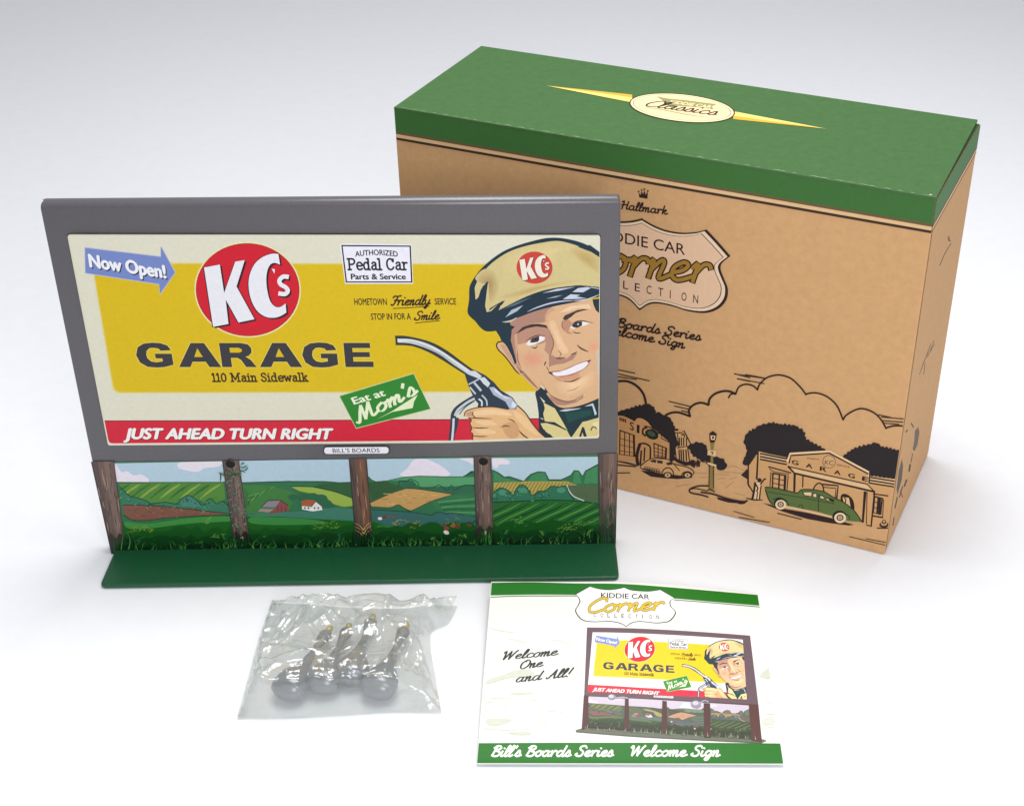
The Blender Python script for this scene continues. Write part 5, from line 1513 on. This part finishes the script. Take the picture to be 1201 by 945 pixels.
def make_lamp(first):
    a = MB()
    # dome shade, open mouth at x = 0
    lathe(a, [(.0, -.006), (.024, -.004), (.046, .003), (.060, .014), (.063, .019), (.067, .019), (.071, .030), (.073, .048), (.071, .068), (.065, .088), (.055, .108), (.044, .128), (.034, .148), (.0265, .168), (.021, .190), (.0175, .214)], silver, n=36, flat=lambda x: (1, .72 + .24 * min(1, max(0, x / .2))))
    sh_ = a.build('lamp_shade', first)
    a = MB()
    lathe(a, [(.0185, .206), (.0155, .228), (.0145, .250), (.0155, .272), (.0185, .296), (.0220, .318), (.0225, .337), (.0165, .349), (.0, .353)], silver, n=30, flat=lambda x: (1 + .3 * max(0, (x - .24) / .11), .92))
    st = a.build('stem', first)
    a = MB()
    lathe(a, [(.0, .348), (.014, .348), (.014, .372), (.011, .380), (.0, .382)], brass, n=16)
    a.build('peg', first)


LAMPS = [((333, 815), (386, 738), 'dark silver toy spotlight at the bag\'s left seal, its dome half under a fold', 0),
         ((374, 808), (409, 735), 'silver toy spotlight second from the seal with a bright brass peg', 0),
         ((408, 799), (437, 724), 'silver toy spotlight whose pale peg reaches nearest the billboard', 0.0),
         ((440, 814), (476, 734), 'silver toy spotlight by the bag\'s empty right side, its dome showing clear highlights', 0)]
for i, (m0, m1, lab, dz) in enumerate(LAMPS):
    zc = 0.056
    p0, p1 = ground(*m0, zc), ground(*m1, 0.05)
    if i == 0:
        lamp = thing('toy_spotlight', lab, 'toy lamp', (0, 0, 0), 'toy spotlights packed in the clear bag')
        make_lamp(lamp)
        proto = lamp
    else:
        lamp = proto.copy()
        COL.objects.link(lamp)
        lamp['label'] = lab
        for ch in proto.children:
            c = ch.copy()
            COL.objects.link(c)
            c.parent = lamp
    d = (p1 - p0)
    lamp.location = p0
    lamp.rotation_mode = 'QUATERNION'
    lamp.rotation_quaternion = d.to_track_quat('X', 'Z')
    s = d.length / .365
    lamp.scale = (s, 1.0, 1.0)

# clear bag: a crumpled film over and under the lamps
bagm = bpy.data.materials.new('clear_film')
bagm.use_nodes = True
nt = bagm.node_tree
nt.nodes.clear()
out = nt.nodes.new('ShaderNodeOutputMaterial')
tr_ = nt.nodes.new('ShaderNodeBsdfTransparent'); tr_.inputs['Color'].default_value = (.935, .945, .94, 1)
gl = nt.nodes.new('ShaderNodeBsdfGlossy'); gl.inputs['Roughness'].default_value = .15; gl.inputs['Color'].default_value = (1, 1, 1, 1)
df = nt.nodes.new('ShaderNodeBsdfTranslucent'); df.inputs['Color'].default_value = (.84, .86, .85, 1)
df2 = nt.nodes.new('ShaderNodeBsdfDiffuse'); df2.inputs['Color'].default_value = (.88, .9, .88, 1)
lw = nt.nodes.new('ShaderNodeLayerWeight'); lw.inputs['Blend'].default_value = .25
mp = nt.nodes.new('ShaderNodeMapRange'); mp.inputs['To Min'].default_value = .07; mp.inputs['To Max'].default_value = .6
m1_ = nt.nodes.new('ShaderNodeMixShader'); m2_ = nt.nodes.new('ShaderNodeMixShader'); m3_ = nt.nodes.new('ShaderNodeMixShader')
m3_.inputs[0].default_value = .5; m2_.inputs[0].default_value = .22
tcb = nt.nodes.new('ShaderNodeTexCoord'); nb = nt.nodes.new('ShaderNodeTexNoise'); nb.inputs['Scale'].default_value = 15; nb.inputs['Detail'].default_value = 5
bb = nt.nodes.new('ShaderNodeBump'); bb.inputs['Strength'].default_value = .3; bb.inputs['Distance'].default_value = .03
nt.links.new(tcb.outputs['Object'], nb.inputs['Vector']); nt.links.new(nb.outputs['Fac'], bb.inputs['Height'])
for n_ in (gl, df2):
    nt.links.new(bb.outputs['Normal'], n_.inputs['Normal'])
nt.links.new(df.outputs[0], m3_.inputs[1]); nt.links.new(df2.outputs[0], m3_.inputs[2])
nt.links.new(tr_.outputs[0], m2_.inputs[1]); nt.links.new(m3_.outputs[0], m2_.inputs[2])
nt.links.new(lw.outputs['Facing'], mp.inputs['Value']); nt.links.new(mp.outputs[0], m1_.inputs[0])
nt.links.new(m2_.outputs[0], m1_.inputs[1]); nt.links.new(gl.outputs[0], m1_.inputs[2])
nt.links.new(m1_.outputs[0], out.inputs['Surface'])

gp = lambda pts: spline([tuple(ground(*p)[:2]) for p in pts], 12)
def resample(P, n):
    d = [0]
    for a, b in zip(P, P[1:]): d.append(d[-1] + math.hypot(b[0] - a[0], b[1] - a[1]))
    o, j = [], 0
    for i in range(n + 1):
        t = d[-1] * i / n
        while j < len(P) - 2 and d[j + 1] < t: j += 1
        k = (t - d[j]) / ((d[j + 1] - d[j]) or 1)
        o.append(lerp(P[j], P[j + 1], k))
    return o
NB, MBV = 170, 120
bot_ = resample(gp([(279, 843), (340, 843), (410, 839), (460, 836), (518, 837)]), NB)
top_ = resample(gp([(319.5, 707), (360, 709), (410, 713), (470, 714), (505, 710), (537, 711)]), NB)
lef_ = resample(gp([(279, 843), (291, 800), (304, 752), (319.5, 707)]), MBV)
rig_ = resample(gp([(518, 837), (512, 800), (506, 765), (507, 742), (526, 732), (537, 711)]), MBV)
from mathutils import noise as mn
def lamp_h(x, y):
    h = 0
    for (m0, m1, lab, dz) in LAMPS:
        a, b = ground(*m0, .07), ground(*m1, .05)
        ax_, ay_ = b.x - a.x, b.y - a.y
        t = max(0, min(1, ((x - a.x) * ax_ + (y - a.y) * ay_) / (ax_ ** 2 + ay_ ** 2)))
        dx, dy = x - a.x - ax_ * t, y - a.y - ay_ * t
        r_ = .124 - .044 * min(1, max(0, (t - .2) / .3))
        w = .10 + .03 * (1 - t)
        h = max(h, r_ * math.exp(-(dx * dx + dy * dy) / (2 * w * w)))
    return h
FOLDS = [[tuple(ground(*p)[:2]) for p in f] for f in (((297, 830), (316, 720)), ((325, 808), (392, 801)), ((338, 837), (470, 827)), ((468, 832), (500, 748)), ((452, 826), (470, 798)), ((298, 790), (326, 815)),
                                                       ((286, 822), (332, 839)), ((480, 760), (507, 802)), ((398, 836), (442, 819)), ((330, 725), (470, 722)), ((306, 812), (318, 770)), ((488, 822), (512, 806)))]
def fold_h(x, y):
    h = 0
    for i, (a, b) in enumerate(FOLDS):
        ax_, ay_ = b[0] - a[0], b[1] - a[1]
        t = max(0, min(1, ((x - a[0]) * ax_ + (y - a[1]) * ay_) / (ax_ ** 2 + ay_ ** 2)))
        w = mn.noise(Vector((x * 8, y * 8, i))) * .02
        d = abs(math.hypot(x - a[0] - ax_ * t, y - a[1] - ay_ * t) + w)
        h = max(h, .030 * math.sin(math.pi * (.12 + .76 * t)) * max(0, 1 - d / .034))
    return h
bv = []
for j in range(MBV + 1):
    for i in range(NB + 1):
        s, t = i / NB, j / MBV
        P = [(1 - t) * bot_[i][k] + t * top_[i][k] + (1 - s) * lef_[j][k] + s * rig_[j][k]
             - ((1 - s) * (1 - t) * bot_[0][k] + s * (1 - t) * bot_[NB][k] + (1 - s) * t * top_[0][k] + s * t * top_[NB][k]) for k in (0, 1)]
        e = min(s, 1 - s, t, 1 - t)
        ed = min(1, e / .12)
        wob = mn.noise(Vector((P[0] * 4, P[1] * 4, .5))) * .10
        d1 = mn.voronoi(Vector(((P[0] + wob) * 5.2, (P[1] - wob) * 4.2, 2.3)))[0]
        d2 = mn.voronoi(Vector(((P[0] - wob) * 12, (P[1] + wob) * 10, 5.1)))[0]
        cr1 = max(0, 1 - (d1[1] - d1[0]) * 4)
        cr2 = max(0, 1 - (d2[1] - d2[0]) * 4)
        fac = d1[0]
        hl = lamp_h(*P)
        z = .012 + hl * min(1, e / .06) + ed * (.032 + .030 * cr1 * (1 - min(1, hl / .12)) + .007 * cr2 * (1 - min(1, hl / .10)) + .030 * fac + .010 * mn.noise(Vector((P[0] * 9, P[1] * 9, 3)))) + .006 * cr2 * min(1, e / .02)
        z += fold_h(*P) * min(1, e / .03)
        if s > .8 and t > .75:
            z += .05 * (s - .8) / .2
        bv.append(Vector((P[0], P[1], z)))
bf = [(j * (NB + 1) + i, j * (NB + 1) + i + 1, (j + 1) * (NB + 1) + i + 1, (j + 1) * (NB + 1) + i) for j in range(MBV) for i in range(NB)]
bag = thing('plastic_bag', 'crumpled clear plastic bag lying in front of the billboard with four toy spotlights inside', 'bag', ground(405, 790))
fm = MB()
fm.mesh(bv, bf, bagm, True)
fm.build('upper_film', bag)
lo = MB()
lo.mesh([Vector((v.x, v.y, .004)) for v in bv], bf, bagm, True)
lo.build('lower_film', bag)
# doubled seam along the left end
se = MB()
sv = []
for j in range(MBV + 1):
    for s_ in range(7):
        v = bv[j * (NB + 1) + s_]
        sv.append(Vector((v.x, v.y, v.z + .006 + .006 * math.sin(j * .55) * math.sin(s_))))
se.mesh(sv, [(j * 7 + i, j * 7 + i + 1, (j + 1) * 7 + i + 1, (j + 1) * 7 + i) for j in range(MBV) for i in range(6)], bagm, True)
se.build('seal_strip', bag)
